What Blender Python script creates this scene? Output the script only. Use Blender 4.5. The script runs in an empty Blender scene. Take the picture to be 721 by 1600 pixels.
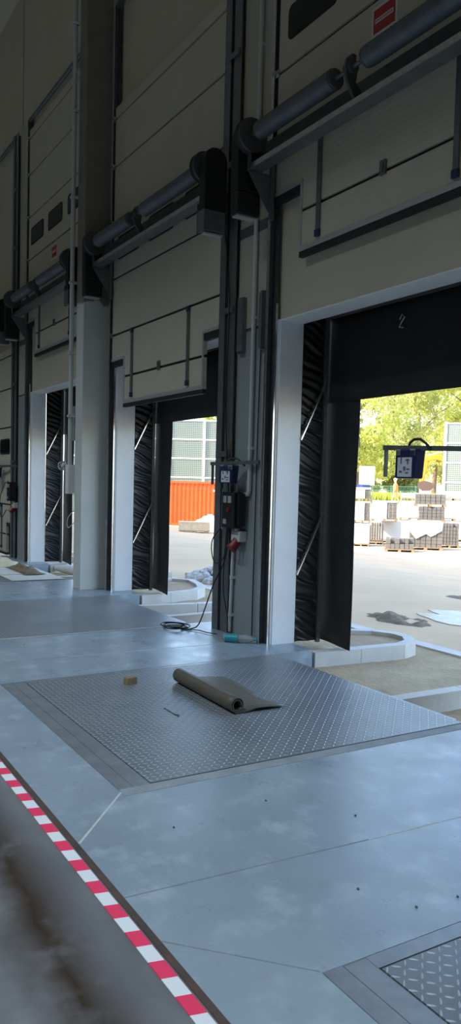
import bpy, math, random
from math import sin, cos, pi, radians, sqrt
from mathutils import Vector, Matrix
random.seed(7)
SC = bpy.context.scene
COL = SC.collection

# ------------------------------------------------------------------ materials
MATS = {}
def mat(name, color, rough=.6, metal=0., var=0., vscale=4., bump=0., bscale=40., color2=None, spec=None, emit=None):
    """principled material with noise variation between color and color2 and a noise bump"""
    m = bpy.data.materials.new(name); m.use_nodes = True
    nt = m.node_tree; N = nt.nodes; Lk = nt.links
    b = N['Principled BSDF']
    b.inputs['Base Color'].default_value = (*color, 1)
    b.inputs['Roughness'].default_value = rough
    b.inputs['Metallic'].default_value = metal
    if spec is not None: b.inputs['Specular IOR Level'].default_value = spec
    tc = N.new('ShaderNodeTexCoord')
    if var or color2:
        n = N.new('ShaderNodeTexNoise'); n.inputs['Scale'].default_value = vscale; n.inputs['Detail'].default_value = 6
        n.inputs['Roughness'].default_value = .65
        Lk.new(tc.outputs['Object'], n.inputs['Vector'])
        r = N.new('ShaderNodeValToRGB')
        c2 = color2 or tuple(max(0, c*(1-var)) for c in color)
        c1 = color if color2 else tuple(min(1, c*(1+var*.6)) for c in color)
        r.color_ramp.elements[0].position = .32; r.color_ramp.elements[0].color = (*c2, 1)
        r.color_ramp.elements[1].position = .68; r.color_ramp.elements[1].color = (*c1, 1)
        Lk.new(n.outputs['Fac'], r.inputs['Fac']); Lk.new(r.outputs['Color'], b.inputs['Base Color'])
    if bump:
        n2 = N.new('ShaderNodeTexNoise'); n2.inputs['Scale'].default_value = bscale; n2.inputs['Detail'].default_value = 4
        Lk.new(tc.outputs['Object'], n2.inputs['Vector'])
        bp = N.new('ShaderNodeBump'); bp.inputs['Strength'].default_value = bump; bp.inputs['Distance'].default_value = .02
        Lk.new(n2.outputs['Fac'], bp.inputs['Height']); Lk.new(bp.outputs['Normal'], b.inputs['Normal'])
    MATS[name] = m
    return m

def math_node(nt, op, a, b=None, c=None):
    n = nt.nodes.new('ShaderNodeMath'); n.operation = op
    for i, v in enumerate((a, b, c)):
        if v is None: continue
        if isinstance(v, (int, float)): n.inputs[i].default_value = v
        else: nt.links.new(v, n.inputs[i])
    return n.outputs[0]

def noise_ramp(nt, vec, scale, p0, p1, detail=6, rough=.6):
    n = nt.nodes.new('ShaderNodeTexNoise'); n.inputs['Scale'].default_value = scale
    n.inputs['Detail'].default_value = detail; n.inputs['Roughness'].default_value = rough
    nt.links.new(vec, n.inputs['Vector'])
    mr = nt.nodes.new('ShaderNodeMapRange'); mr.inputs['From Min'].default_value = p0; mr.inputs['From Max'].default_value = p1
    nt.links.new(n.outputs['Fac'], mr.inputs['Value'])
    return mr.outputs['Result']

def mix_col(nt, fac, a, b):
    n = nt.nodes.new('ShaderNodeMix'); n.data_type = 'RGBA'
    for i, v in ((0, fac), (6, a), (7, b)):
        if isinstance(v, (int, float)): n.inputs[i].default_value = v
        elif isinstance(v, tuple): n.inputs[i].default_value = (*v, 1)
        else: nt.links.new(v, n.inputs[i])
    return n.outputs[2]

def floor_material():
    m = bpy.data.materials.new('polished_concrete'); m.use_nodes = True; nt = m.node_tree
    b = nt.nodes['Principled BSDF']; tc = nt.nodes.new('ShaderNodeTexCoord'); v = tc.outputs['Object']
    sx = nt.nodes.new('ShaderNodeSeparateXYZ'); nt.links.new(v, sx.inputs[0]); X, Y = sx.outputs[0], sx.outputs[1]
    base = mix_col(nt, noise_ramp(nt, v, 1.3, .3, .7), (.225, .275, .325), (.31, .37, .425))
    base = mix_col(nt, noise_ramp(nt, v, 5.0, .52, .75), base, (.41, .475, .53))
    base = mix_col(nt, noise_ramp(nt, v, 9.0, .58, .8, 8), base, (.27, .28, .29))
    # older slab on the hall side of the joint, with a brown smear of dried mud running along it
    hall = nt.nodes.new('ShaderNodeMapRange'); nt.links.new(Y, hall.inputs['Value'])
    hall.inputs['From Min'].default_value = 1.16; hall.inputs['From Max'].default_value = 1.15
    old = mix_col(nt, noise_ramp(nt, v, 2.2, .3, .7), (.13, .13, .135), (.24, .235, .245))
    wob = noise_ramp(nt, v, 1.1, 0, 1)
    off = math_node(nt, 'SUBTRACT', Y, math_node(nt, 'MULTIPLY_ADD', wob, .30, .70))
    band = nt.nodes.new('ShaderNodeMapRange'); nt.links.new(math_node(nt, 'ABSOLUTE', off), band.inputs['Value'])
    band.inputs['From Min'].default_value = .20; band.inputs['From Max'].default_value = .0
    smear = math_node(nt, 'MULTIPLY', band.outputs[0], noise_ramp(nt, v, 3.5, .22, .5, 8))
    old = mix_col(nt, smear, old, (.045, .028, .018))
    col = mix_col(nt, hall.outputs[0], base, old)
    nt.links.new(col, b.inputs['Base Color'])
    rg = nt.nodes.new('ShaderNodeMapRange'); nt.links.new(noise_ramp(nt, v, 3.0, .3, .7), rg.inputs['Value'])
    rg.inputs['To Min'].default_value = .24; rg.inputs['To Max'].default_value = .42
    nt.links.new(rg.outputs[0], b.inputs['Roughness'])
    n2 = nt.nodes.new('ShaderNodeTexNoise'); n2.inputs['Scale'].default_value = 60; nt.links.new(v, n2.inputs['Vector'])
    bp = nt.nodes.new('ShaderNodeBump'); bp.inputs['Strength'].default_value = .05; nt.links.new(n2.outputs['Fac'], bp.inputs['Height'])
    nt.links.new(bp.outputs[0], b.inputs['Normal'])
    MATS['floor'] = m

def checker_plate_material():
    m = bpy.data.materials.new('checker_plate_steel'); m.use_nodes = True; nt = m.node_tree
    b = nt.nodes['Principled BSDF']; tc = nt.nodes.new('ShaderNodeTexCoord'); v = tc.outputs['Object']
    sx = nt.nodes.new('ShaderNodeSeparateXYZ'); nt.links.new(v, sx.inputs[0])
    M = lambda *a: math_node(nt, *a)
    u = M('DIVIDE', sx.outputs[0], .040); w = M('DIVIDE', sx.outputs[1], .040)
    cu, cw = M('FLOOR', u), M('FLOOR', w)
    lu = M('SUBTRACT', M('SUBTRACT', u, cu), .5); lw = M('SUBTRACT', M('SUBTRACT', w, cw), .5)
    par = M('FLOORED_MODULO', M('ADD', cu, cw), 2.0)
    sg = M('MULTIPLY_ADD', par, 2.0, -1.0)
    a = M('MULTIPLY', M('MULTIPLY_ADD', lw, sg, lu), .7071)
    c = M('MULTIPLY', M('SUBTRACT', lw, M('MULTIPLY', lu, sg)), .7071)
    e = M('ADD', M('POWER', M('ABSOLUTE', M('DIVIDE', a, .44)), 2.0), M('POWER', M('ABSOLUTE', M('DIVIDE', c, .13)), 2.0))
    h = M('MAXIMUM', M('SUBTRACT', 1.0, e), 0.0)
    top = M('MINIMUM', M('MULTIPLY', h, 2.5), 1.0)
    dust = noise_ramp(nt, v, 1.6, .35, .72)
    base = mix_col(nt, dust, (.17, .19, .21), (.25, .27, .285))
    base = mix_col(nt, noise_ramp(nt, v, 7, .62, .8), base, (.27, .25, .22))
    col = mix_col(nt, top, base, (.43, .46, .49))
    nt.links.new(col, b.inputs['Base Color'])
    b.inputs['Metallic'].default_value = .35; b.inputs['Roughness'].default_value = .42
    bp = nt.nodes.new('ShaderNodeBump'); bp.inputs['Strength'].default_value = .9; bp.inputs['Distance'].default_value = .004
    nt.links.new(h, bp.inputs['Height']); nt.links.new(bp.outputs[0], b.inputs['Normal'])
    MATS['plate'] = m

def column_material():
    """old brownish concrete above an irregular edge, fresh pale grey paint below it"""
    m = bpy.data.materials.new('part_painted_concrete'); m.use_nodes = True; nt = m.node_tree
    b = nt.nodes['Principled BSDF']; tc = nt.nodes.new('ShaderNodeTexCoord'); v = tc.outputs['Object']
    sx = nt.nodes.new('ShaderNodeSeparateXYZ'); nt.links.new(v, sx.inputs[0])
    n = nt.nodes.new('ShaderNodeTexNoise'); n.inputs['Scale'].default_value = 6; nt.links.new(v, n.inputs['Vector'])
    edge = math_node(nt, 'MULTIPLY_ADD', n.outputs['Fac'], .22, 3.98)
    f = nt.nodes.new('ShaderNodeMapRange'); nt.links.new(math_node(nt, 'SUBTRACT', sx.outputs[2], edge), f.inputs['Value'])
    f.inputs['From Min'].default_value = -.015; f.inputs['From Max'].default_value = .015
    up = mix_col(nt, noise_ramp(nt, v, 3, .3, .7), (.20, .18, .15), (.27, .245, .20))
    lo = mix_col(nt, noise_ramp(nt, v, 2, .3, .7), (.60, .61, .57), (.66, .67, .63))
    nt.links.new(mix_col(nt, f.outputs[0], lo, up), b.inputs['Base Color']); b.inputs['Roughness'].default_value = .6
    MATS['column'] = m

def grid_material():
    """pale green mesh infill of the noise barrier: fine grid of bars"""
    m = bpy.data.materials.new('barrier_grid_infill'); m.use_nodes = True; nt = m.node_tree
    b = nt.nodes['Principled BSDF']; tc = nt.nodes.new('ShaderNodeTexCoord')
    br = nt.nodes.new('ShaderNodeTexBrick'); br.offset = 0; br.inputs['Scale'].default_value = 1
    br.inputs['Brick Width'].default_value = .14; br.inputs['Row Height'].default_value = .14
    br.inputs['Mortar Size'].default_value = .022; br.inputs['Color1'].default_value = (.10, .135, .11, 1); br.inputs['Color2'].default_value = (.12, .155, .125, 1)
    br.inputs['Mortar'].default_value = (.27, .31, .26, 1)
    sx = nt.nodes.new('ShaderNodeSeparateXYZ'); cb = nt.nodes.new('ShaderNodeCombineXYZ')
    nt.links.new(tc.outputs['Object'], sx.inputs[0]); nt.links.new(sx.outputs[0], cb.inputs[0]); nt.links.new(sx.outputs[2], cb.inputs[1])
    nt.links.new(cb.outputs[0], br.inputs['Vector']); nt.links.new(br.outputs['Color'], b.inputs['Base Color'])
    b.inputs['Roughness'].default_value = .6
    MATS['grid'] = m

def leaf_material(name, c1, c2):
    m = bpy.data.materials.new(name); m.use_nodes = True; nt = m.node_tree
    for n in list(nt.nodes):
        if n.type == 'BSDF_PRINCIPLED': nt.nodes.remove(n)
    out = nt.nodes['Material Output']; tc = nt.nodes.new('ShaderNodeTexCoord')
    col = mix_col(nt, noise_ramp(nt, tc.outputs['Object'], .8, .35, .65), c1, c2)
    d = nt.nodes.new('ShaderNodeBsdfDiffuse'); t = nt.nodes.new('ShaderNodeBsdfTranslucent'); mx = nt.nodes.new('ShaderNodeMixShader')
    nt.links.new(col, d.inputs['Color']); nt.links.new(col, t.inputs['Color']); mx.inputs[0].default_value = .4
    nt.links.new(d.outputs[0], mx.inputs[1]); nt.links.new(t.outputs[0], mx.inputs[2]); nt.links.new(mx.outputs[0], out.inputs[0])
    MATS[name] = m

def panel_material():
    """light warm grey sandwich panel with fine horizontal micro ribs"""
    m = mat('door_panel', (.60, .545, .425), .5, var=.06, vscale=2)
    nt = m.node_tree; b = nt.nodes['Principled BSDF']; tc = nt.nodes.new('ShaderNodeTexCoord')
    w = nt.nodes.new('ShaderNodeTexWave'); w.bands_direction = 'Z'; w.inputs['Scale'].default_value = 6; w.inputs['Distortion'].default_value = 0
    nt.links.new(tc.outputs['Object'], w.inputs['Vector'])
    bp = nt.nodes.new('ShaderNodeBump'); bp.inputs['Strength'].default_value = .08; bp.inputs['Distance'].default_value = .01
    nt.links.new(w.outputs['Fac'], bp.inputs['Height']); nt.links.new(bp.outputs[0], b.inputs['Normal'])

floor_material(); checker_plate_material(); column_material(); grid_material(); panel_material()
mat('wall_panel', (.60, .545, .41), .55, var=.06, vscale=1.5)
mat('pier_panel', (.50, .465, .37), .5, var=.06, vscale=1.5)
mat('pier_low_light_tint', (.30, .325, .33), .45, var=.06, vscale=1.5)  # cooler, dimmer light low on the pier, put into the base colour
mat('exterior', (.45, .46, .47), .6)
mat('ceiling', (.66, .61, .50), .8)
mat('white_steel', (.86, .87, .88), .4, var=.05, vscale=3)
mat('galv', (.66, .66, .66), .24, .9, var=.18, vscale=14)
mat('galv_dark', (.22, .23, .235), .42, .6, var=.2, vscale=9)
mat('track_dark', (.10, .105, .11), .45, .4, var=.15, vscale=9)
mat('spring_steel', (.17, .18, .20), .55, .4, var=.15, vscale=8)
mat('cast_iron', (.13, .13, .13), .6, .5)
mat('black_plastic', (.012, .012, .013), .5)
mat('black_rubber', (.018, .018, .018), .65)
mat('black_fabric', (.010, .010, .011), .38, var=.3, vscale=6, spec=.6)
mat('curtain', (.022, .020, .021), .6, var=.3, vscale=3, bump=.15, bscale=12)
mat('window_dark', (.014, .015, .016), .3, spec=.25)
mat('alu', (.62, .62, .60), .4, .5)
mat('blue_plastic', (.02, .035, .16), .45)
mat('blue_clip', (.02, .035, .10), .5)
mat('lamp_blue', (.015, .02, .10), .4)
mat('paper', (.74, .74, .76), .7, color2=(.66, .66, .70), vscale=20)
mat('paper_mark', (.16, .16, .20), .7)
mat('sign_red', (.50, .03, .03), .5)
mat('sign_white', (.75, .73, .70), .5)
mat('pvc_grey', (.62, .62, .59), .45)
mat('pvc_white', (.80, .79, .75), .45)
mat('red_plastic', (.24, .012, .02), .4)
mat('cabinet_grey', (.38, .39, .40), .45)
mat('tape_red', (.92, .045, .13), .45)
mat('tape_white', (.82, .82, .83), .45)
mat('joint_filler', (.045, .036, .032), .6, color2=(.11, .06, .045), vscale=9)
mat('saw_cut', (.27, .285, .30), .8, color2=(.20, .21, .215), vscale=10)
mat('saw_cut_light', (.62, .64, .65), .7, color2=(.42, .43, .44), vscale=12)
mat('grout', (.30, .32, .335), .7, var=.2, vscale=7)
mat('edge_steel', (.30, .32, .34), .4, .5, var=.2, vscale=6)
mat('gap_black', (.010, .010, .011), .8)
mat('rubber_mat', (.115, .102, .075), .5, var=.2, vscale=12)
mat('wood_block', (.34, .22, .11), .7, var=.25, vscale=25)
mat('pallet_wood', (.34, .22, .11), .8, var=.25, vscale=9)
mat('crate_wood', (.62, .50, .34), .8, var=.15, vscale=5)
mat('concrete_kerb', (.56, .54, .50), .75, var=.1, vscale=5, bump=.1)
mat('sand', (.44, .335, .20), .95, color2=(.31, .235, .14), vscale=3, bump=.6, bscale=25)
mat('yard', (.64, .47, .29), .9, color2=(.52, .385, .24), vscale=.6, bump=.15, bscale=8)
mat('mud', (.15, .11, .07), .9, color2=(.26, .20, .135), vscale=8, bump=.8, bscale=20)
mat('puddle', (.50, .50, .48), .25, color2=(.34, .33, .31), vscale=5)
mat('stone', (.56, .56, .57), .85, var=.2, vscale=6, bump=.3)
mat('white_stone', (.74, .72, .67), .85, var=.1, vscale=4, bump=.3)
mat('paver', (.17, .155, .135), .9, var=.15, vscale=6)
mat('white_wrap', (.82, .82, .80), .35, bump=.4, bscale=6)
mat('container_orange', (.72, .14, .025), .5, var=.1, vscale=1.5)
mat('barrier_white', (.80, .80, .78), .5)
mat('digger_yellow', (.72, .27, .01), .45)
mat('bucket_steel', (.15, .10, .08), .6, .3)
mat('bark', (.16, .12, .08), .9, var=.3, vscale=6)
leaf_material('leaf_yellow', (.42, .49, .09), (.60, .60, .20))
leaf_material('leaf_olive', (.36, .40, .11), (.52, .53, .20))
leaf_material('leaf_grass', (.40, .48, .08), (.52, .55, .12))
mat('fence_teal', (.10, .38, .30), .5)
mat('hi_vis', (.85, .25, .03), .6)
mat('trousers', (.55, .42, .20), .7)
mat('skin', (.50, .31, .22), .55)
mat('helmet', (.85, .82, .75), .4)
mat('bottle_plastic', (.72, .76, .78), .08, spec=.7)
MATS['bottle_plastic'].node_tree.nodes['Principled BSDF'].inputs['Transmission Weight'].default_value = .75
mat('bottle_teal', (.03, .32, .36), .35)
mat('foam', (.70, .60, .42), .85, var=.12, vscale=6, bump=.3)
mat('board', (.62, .61, .57), .75, var=.1, vscale=4)
mat('tarp_white', (.70, .70, .66), .5, var=.1, vscale=5)
mat('cable', (.012, .012, .012), .5)
mat('shade_grey', (.45, .45, .46), .6)

# ------------------------------------------------------------------ mesh builder
class MB:
    def __init__(s): s.v = []; s.f = []; s.mi = []; s.cur = 0
    def add(s, vs, fs):
        o = len(s.v); s.v += [tuple(v) for v in vs]; s.f += [tuple(i+o for i in f) for f in fs]; s.mi += [s.cur]*len(fs); return s
    def box(s, x0, x1, y0, y1, z0, z1):
        vs = [(x, y, z) for x in (x0, x1) for y in (y0, y1) for z in (z0, z1)]
        return s.add(vs, [(0, 1, 3, 2), (4, 6, 7, 5), (0, 4, 5, 1), (2, 3, 7, 6), (0, 2, 6, 4), (1, 5, 7, 3)])
    def obox(s, a, b, w, h, up=(0, 0, 1)):
        """box beam from a to b with width w (sideways) and height h (along up)"""
        a = Vector(a); b = Vector(b); d = (b-a).normalized(); u = Vector(up)
        sd = d.cross(u)
        if sd.length < 1e-4: sd = d.cross(Vector((1, 0, 0)))
        sd.normalize(); u = sd.cross(d).normalized()
        vs = [p + sd*sx*w/2 + u*sz*h/2 for p in (a, b) for sx in (-1, 1) for sz in (-1, 1)]
        return s.add(vs, [(0, 1, 3, 2), (4, 6, 7, 5), (0, 4, 5, 1), (2, 3, 7, 6), (0, 2, 6, 4), (1, 5, 7, 3)])
    def tube(s, path, r, n=12, caps=True):
        P = [Vector(p) for p in path]; R = r if isinstance(r, (list, tuple)) else [r]*len(P)
        rings = []; ref = None
        for i, p in enumerate(P):
            d = ((P[min(i+1, len(P)-1)] - P[max(i-1, 0)])).normalized()
            if ref is None:
                ref = Vector((0, 0, 1)) if abs(d.z) < .9 else Vector((1, 0, 0))
            sd = d.cross(ref); 
            if sd.length < 1e-5: sd = d.cross(Vector((0, 1, 0)))
            sd.normalize(); u = sd.cross(d).normalized(); ref = u
            rings.append([p + (sd*cos(2*pi*k/n) + u*sin(2*pi*k/n))*R[i] for k in range(n)])
        vs = [v for rg in rings for v in rg]; fs = []
        for i in range(len(P)-1):
            for k in range(n):
                fs.append((i*n+k, i*n+(k+1) % n, (i+1)*n+(k+1) % n, (i+1)*n+k))
        if caps:
            fs.append(tuple(range(n-1, -1, -1))); fs.append(tuple((len(P)-1)*n+k for k in range(n)))
        return s.add(vs, fs)
    def prism(s, pts, axis, lo, hi):
        """polygon pts (2D) extruded along axis 0/1/2 from lo to hi"""
        n = len(pts)
        def P(p, t):
            return (t, p[0], p[1]) if axis == 0 else (p[0], t, p[1]) if axis == 1 else (p[0], p[1], t)
        vs = [P(p, lo) for p in pts] + [P(p, hi) for p in pts]
        fs = [tuple(range(n-1, -1, -1)), tuple(range(n, 2*n))] + [(i, (i+1) % n, n+(i+1) % n, n+i) for i in range(n)]
        return s.add(vs, fs)
    def grid(s, fn, nu, nv):
        vs = [fn(i/nu, j/nv) for i in range(nu+1) for j in range(nv+1)]
        fs = [(i*(nv+1)+j, (i+1)*(nv+1)+j, (i+1)*(nv+1)+j+1, i*(nv+1)+j+1) for i in range(nu) for j in range(nv)]
        return s.add(vs, fs)
    def blob(s, c, r, seed=0, nu=8, nv=6, jag=.25):
        rd = random.Random(seed); c = Vector(c)
        vs = []; fs = []
        R = r if isinstance(r, (tuple, list)) else (r, r, r)
        vs.append(c+Vector((0, 0, -R[2])))
        for j in range(1, nv):
            t = -pi/2 + pi*j/nv
            for i in range(nu):
                k = 1 + rd.uniform(-jag, jag)
                vs.append(c + Vector((R[0]*cos(t)*cos(2*pi*i/nu), R[1]*cos(t)*sin(2*pi*i/nu), R[2]*sin(t)))*1.0*k if True else c)
        vs.append(c+Vector((0, 0, R[2])))
        for i in range(nu): fs.append((0, 1+(i+1) % nu, 1+i))
        for j in range(nv-2):
            for i in range(nu):
                a = 1+j*nu; fs.append((a+i, a+(i+1) % nu, a+nu+(i+1) % nu, a+nu+i))
        a = 1+(nv-2)*nu
        for i in range(nu): fs.append((a+i, a+(i+1) % nu, len(vs)-1))
        return s.add(vs, fs)

def obj(name, mb, m, parent=None, smooth=False, loc=None, bevel=0):
    """links one mesh object; m: material key or list of keys"""
    me = bpy.data.meshes.new(name); me.from_pydata(mb.v, [], mb.f); 
    for k in (m if isinstance(m, (list, tuple)) else [m]): me.materials.append(MATS[k])
    if isinstance(m, (list, tuple)): me.polygons.foreach_set('material_index', mb.mi)
    import bmesh
    bm = bmesh.new(); bm.from_mesh(me); bmesh.ops.recalc_face_normals(bm, faces=bm.faces); bm.to_mesh(me); bm.free()
    if smooth:
        me.polygons.foreach_set('use_smooth', [True]*len(me.polygons)); me.set_sharp_from_angle(angle=radians(40))
    me.update()
    o = bpy.data.objects.new(name, me); COL.objects.link(o)
    if parent: o.parent = parent
    if loc: o.location = loc
    if bevel:
        bv = o.modifiers.new('bevel', 'BEVEL'); bv.width = bevel; bv.segments = 2; bv.limit_method = 'ANGLE'; bv.angle_limit = radians(50)
    return o

def tag(o, label=None, cat=None, group=None, kind=None):
    if label: o['label'] = label
    if cat: o['category'] = cat
    if group: o['group'] = group
    if kind: o['kind'] = kind
    return o
def thing(name, loc, label, cat, group=None, rz=0, kind=None):
    o = bpy.data.objects.new(name, None); COL.objects.link(o); o.empty_display_size = .2
    o.location = loc; o.rotation_euler = (0, 0, rz)
    return tag(o, label, cat, group, kind)
def struct(name, mb, m, label=None, smooth=False):
    return tag(obj(name, mb, m, None, smooth), label, None, None, 'structure')
def copy_tree(o, label=None, loc=None, parent=None, skip=()):
    c = o.copy(); COL.objects.link(c); c.parent = parent
    if label: c['label'] = label
    if loc: c.location = loc
    for ch in list(o.children):
        if ch.name.split('.')[0] in skip: continue
        copy_tree(ch, None, None, c, skip)
    return c

# ------------------------------------------------------------------ layout constants (metres; x along the dock wall, y outwards)
WI, WO = 4.345, 4.595            # dock wall inner / outer face
J = {-1: 1.73, 0: -2.315, 1: -6.36, 2: -10.405, 3: -14.52, 4: -18.56}   # left edge of each opening
A = {-1: 2.17, 0: -1.875, 1: -5.92, 2: -9.965, 3: -14.08, 4: -18.12}     # left edge of each leveller
OW, OH = 3.0, 3.19               # opening
LW, LY0, LY1 = 2.25, 1.747, 4.11 # leveller width and depth range
CEIL = 10.8
XL, XR, YB = -76., 14., -22.
PEB = ((-3.13, 1.62), (-2.84, 2.46), (-3.19, 2.17), (-2.30, 2.02), (-2.09, 2.13), (-2.07, 2.33))
BAYS = [-1, 0, 1, 2, 3, 4]
OPEN = [-1, 0, 1, 2, 3]

# ------------------------------------------------------------------ room shell
f = MB()
f.box(XL, XR, YB, 1.568, -.4, 0)
xs = [XL]
for k in sorted(BAYS, reverse=False, key=lambda q: A[q]): xs += [A[k]-.07, A[k]+LW+.012]
xs.append(XR)
for i in range(0, len(xs), 2): f.box(xs[i], xs[i+1], 1.568, 4.57, -.4, 0)
struct('floor', f, 'floor', 'blue grey polished concrete floor of the loading hall')
p = MB()
for k in BAYS: p.box(A[k]-.07, A[k]+LW+.012, 1.568, 4.0, -.42, -.36)
struct('trim_1', p, 'gap_black')

w = MB()
xe = XL
for k in sorted(OPEN, key=lambda q: J[q]):
    w.box(xe, J[k], WI, WO, 0, CEIL); w.box(J[k], J[k]+OW, WI, WO, OH, CEIL); xe = J[k]+OW
w.box(xe, XR, WI, WO, 0, CEIL)
struct('wall_front', w, 'wall_panel', 'pale grey sandwich panel wall with the dock openings')
b = MB(); b.box(XL, XR, YB-.2, YB, 0, CEIL); struct('wall_back', b, 'wall_panel')
b = MB(); b.box(XL-.2, XL, YB, WO, 0, CEIL); struct('wall_left', b, 'wall_panel')
b = MB(); b.box(XR, XR+.2, YB, WO, 0, CEIL); struct('wall_right', b, 'wall_panel')
b = MB(); b.box(XL-.2, XR+.2, YB-.2, WO+.05, CEIL, CEIL+.5); struct('ceiling', b, 'ceiling')
n = 2
for k in OPEN:                    # white steel lining of each opening
    t = MB(); t.box(J[k], J[k]+.012, WI-.012, WO+.01, 0, OH-.012); t.box(J[k]+OW-.012, J[k]+OW, WI-.012, WO+.01, 0, OH-.012)
    t.box(J[k], J[k]+OW, WI-.012, WO+.01, OH-.012, OH)
    t.box(J[k]-.012, J[k], WI-.03, WI, 0, OH)
    struct('trim_%d' % n, t, 'white_steel', 'white steel lining of a dock opening'); n += 1
for k in BAYS:                    # clad piers between bays
    nx = J[k+1] if False else None
piers = [(J[4]+OW+.345, J[3]-.115), (J[3]+OW+.345, J[2]-.115), (J[2]+OW+.345, J[1]-.115), (J[1]+OW+.345, J[0]-.115), (J[0]+OW+.345, J[-1]-.115)]
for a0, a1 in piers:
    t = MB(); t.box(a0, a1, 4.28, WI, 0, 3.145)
    struct('trim_%d' % n, t, 'pier_low_light_tint', 'lower clad pier between two dock openings, its cooler light put into the grey colour'); n += 1
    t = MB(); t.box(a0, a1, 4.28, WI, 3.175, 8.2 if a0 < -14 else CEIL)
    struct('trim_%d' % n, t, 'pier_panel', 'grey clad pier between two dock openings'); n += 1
    t = MB(); t.box(a0, a1, 4.29, WI, 3.145, 3.175); t.box(a0, a1, 4.272, 4.28, 4.10, 4.20)
    struct('trim_%d' % n, t, 'galv_dark'); n += 1
t = MB()
for x in (-15.3, -17.9, -20.4):
    t.box(x-.008, x+.008, WI-.006, WI, 8.2, CEIL)
struct('trim_%d' % n, t, 'galv_dark'); n += 1
# floor joints
t = MB(); t.box(XL, XR, 1.148, 1.176, -.001, .004); struct('trim_%d' % n, t, 'joint_filler', 'dark brown joint between the two floor slabs'); n += 1
def cut(a, b, w=.008, m='saw_cut'):
    global n
    t = MB(); t.obox((a[0], a[1], -.0005), (b[0], b[1], -.0005), w, .003); struct('trim_%d' % n, t, m); n += 1
for k in (0, 1, 2):
    cut((A[k]+LW+.05, 1.565), (A[k]+LW+.49, 1.18), .012, 'saw_cut_light')
    cut((A[k]-.08, 1.565), (A[k]-.48, 1.18), .006)
    mid = (A[k]-.07 + A[k]-4.045+LW)/2
    cut((mid+.13, 1.18), (mid+.19, 2.35), .007, 'saw_cut'); cut((mid+.19, 2.35), (mid+.27, 4.5), .010, 'saw_cut_light')

# ------------------------------------------------------------------ red and white tape
P_ = .1965
q = MB(); x = -2.262 - P_*30; k = 0
while x < 2:
    sk = .012; q.cur = k % 2
    q.add([(x, -.027, .001), (x+P_/2, -.027, .001), (x+P_/2+sk, .027, .001), (x+sk, .027, .001), (x, -.027, .0035), (x+P_/2, -.027, .0035), (x+P_/2+sk, .027, .0035), (x+sk, .027, .0035)],
          [(0, 1, 2, 3), (4, 5, 6, 7), (0, 1, 5, 4), (1, 2, 6, 5), (2, 3, 7, 6), (3, 0, 4, 7)])
    x += P_/2; k += 1
tag(obj('floor_tape', q, ['tape_red', 'tape_white'], None, loc=(0, 1.113, 0)), 'red and white striped hazard tape stuck along the dark floor joint', 'tape')

# ------------------------------------------------------------------ dock levellers
def make_leveller(loc, label):
    t = thing('dock_leveller', loc, label, 'dock leveller', 'dock levellers')
    q = MB(); q.box(.006, LW-.002, .01, LY1-LY0, -.012, 0); obj('deck_plate', q, 'plate', t)
    q = MB(); q.box(-.071, LW+.013, -.093, .004, -.02, -.002); obj('hinge_strip', q, 'edge_steel', t)
    q = MB(); q.box(-.071, LW+.013, -.181, -.098, -.03, 0); obj('pit_frame', q, 'edge_steel', t)
    q = MB(); q.box(-.068, -.002, .004, LY1-LY0, -.03, -.001); obj('side_frame', q, 'edge_steel', t)
    q = MB(); q.box(-.05, LW+.005, -.17, LY1-LY0, -.06, -.03); obj('pit_shadow_gap', q, 'gap_black', t)
    q = MB(); q.box(.08, LW-.08, LY1-LY0+.001, LY1-LY0+.03, -.36, -.005); obj('lip', q, 'edge_steel', t)
    return t
lv = make_leveller((A[1], LY0, 0), 'steel checker plate dock leveller with the rolled rubber mat lying on it')
copy_tree(lv, 'checker plate dock leveller at the near corner, in front of the saw cut slab', (A[0], LY0, 0))
copy_tree(lv, 'bare checker plate dock leveller between the grey column and the cable coil', (A[2], LY0, 0))
copy_tree(lv, 'farthest dock leveller, partly covered by a pale board', (A[3], LY0, 0))
copy_tree(lv, 'dock leveller at the nearest bay behind the camera', (A[-1], LY0, 0))
# grout bands round the pits
for k in (-1, 0, 1, 2, 3):
    t = MB(); t.box(A[k]+LW+.013, A[k]+LW+.10, 1.566, 4.1, 0, .0015)
    struct('trim_%d' % n, t, 'grout', 'darker grout band round a leveller pit'); n += 1

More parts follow.
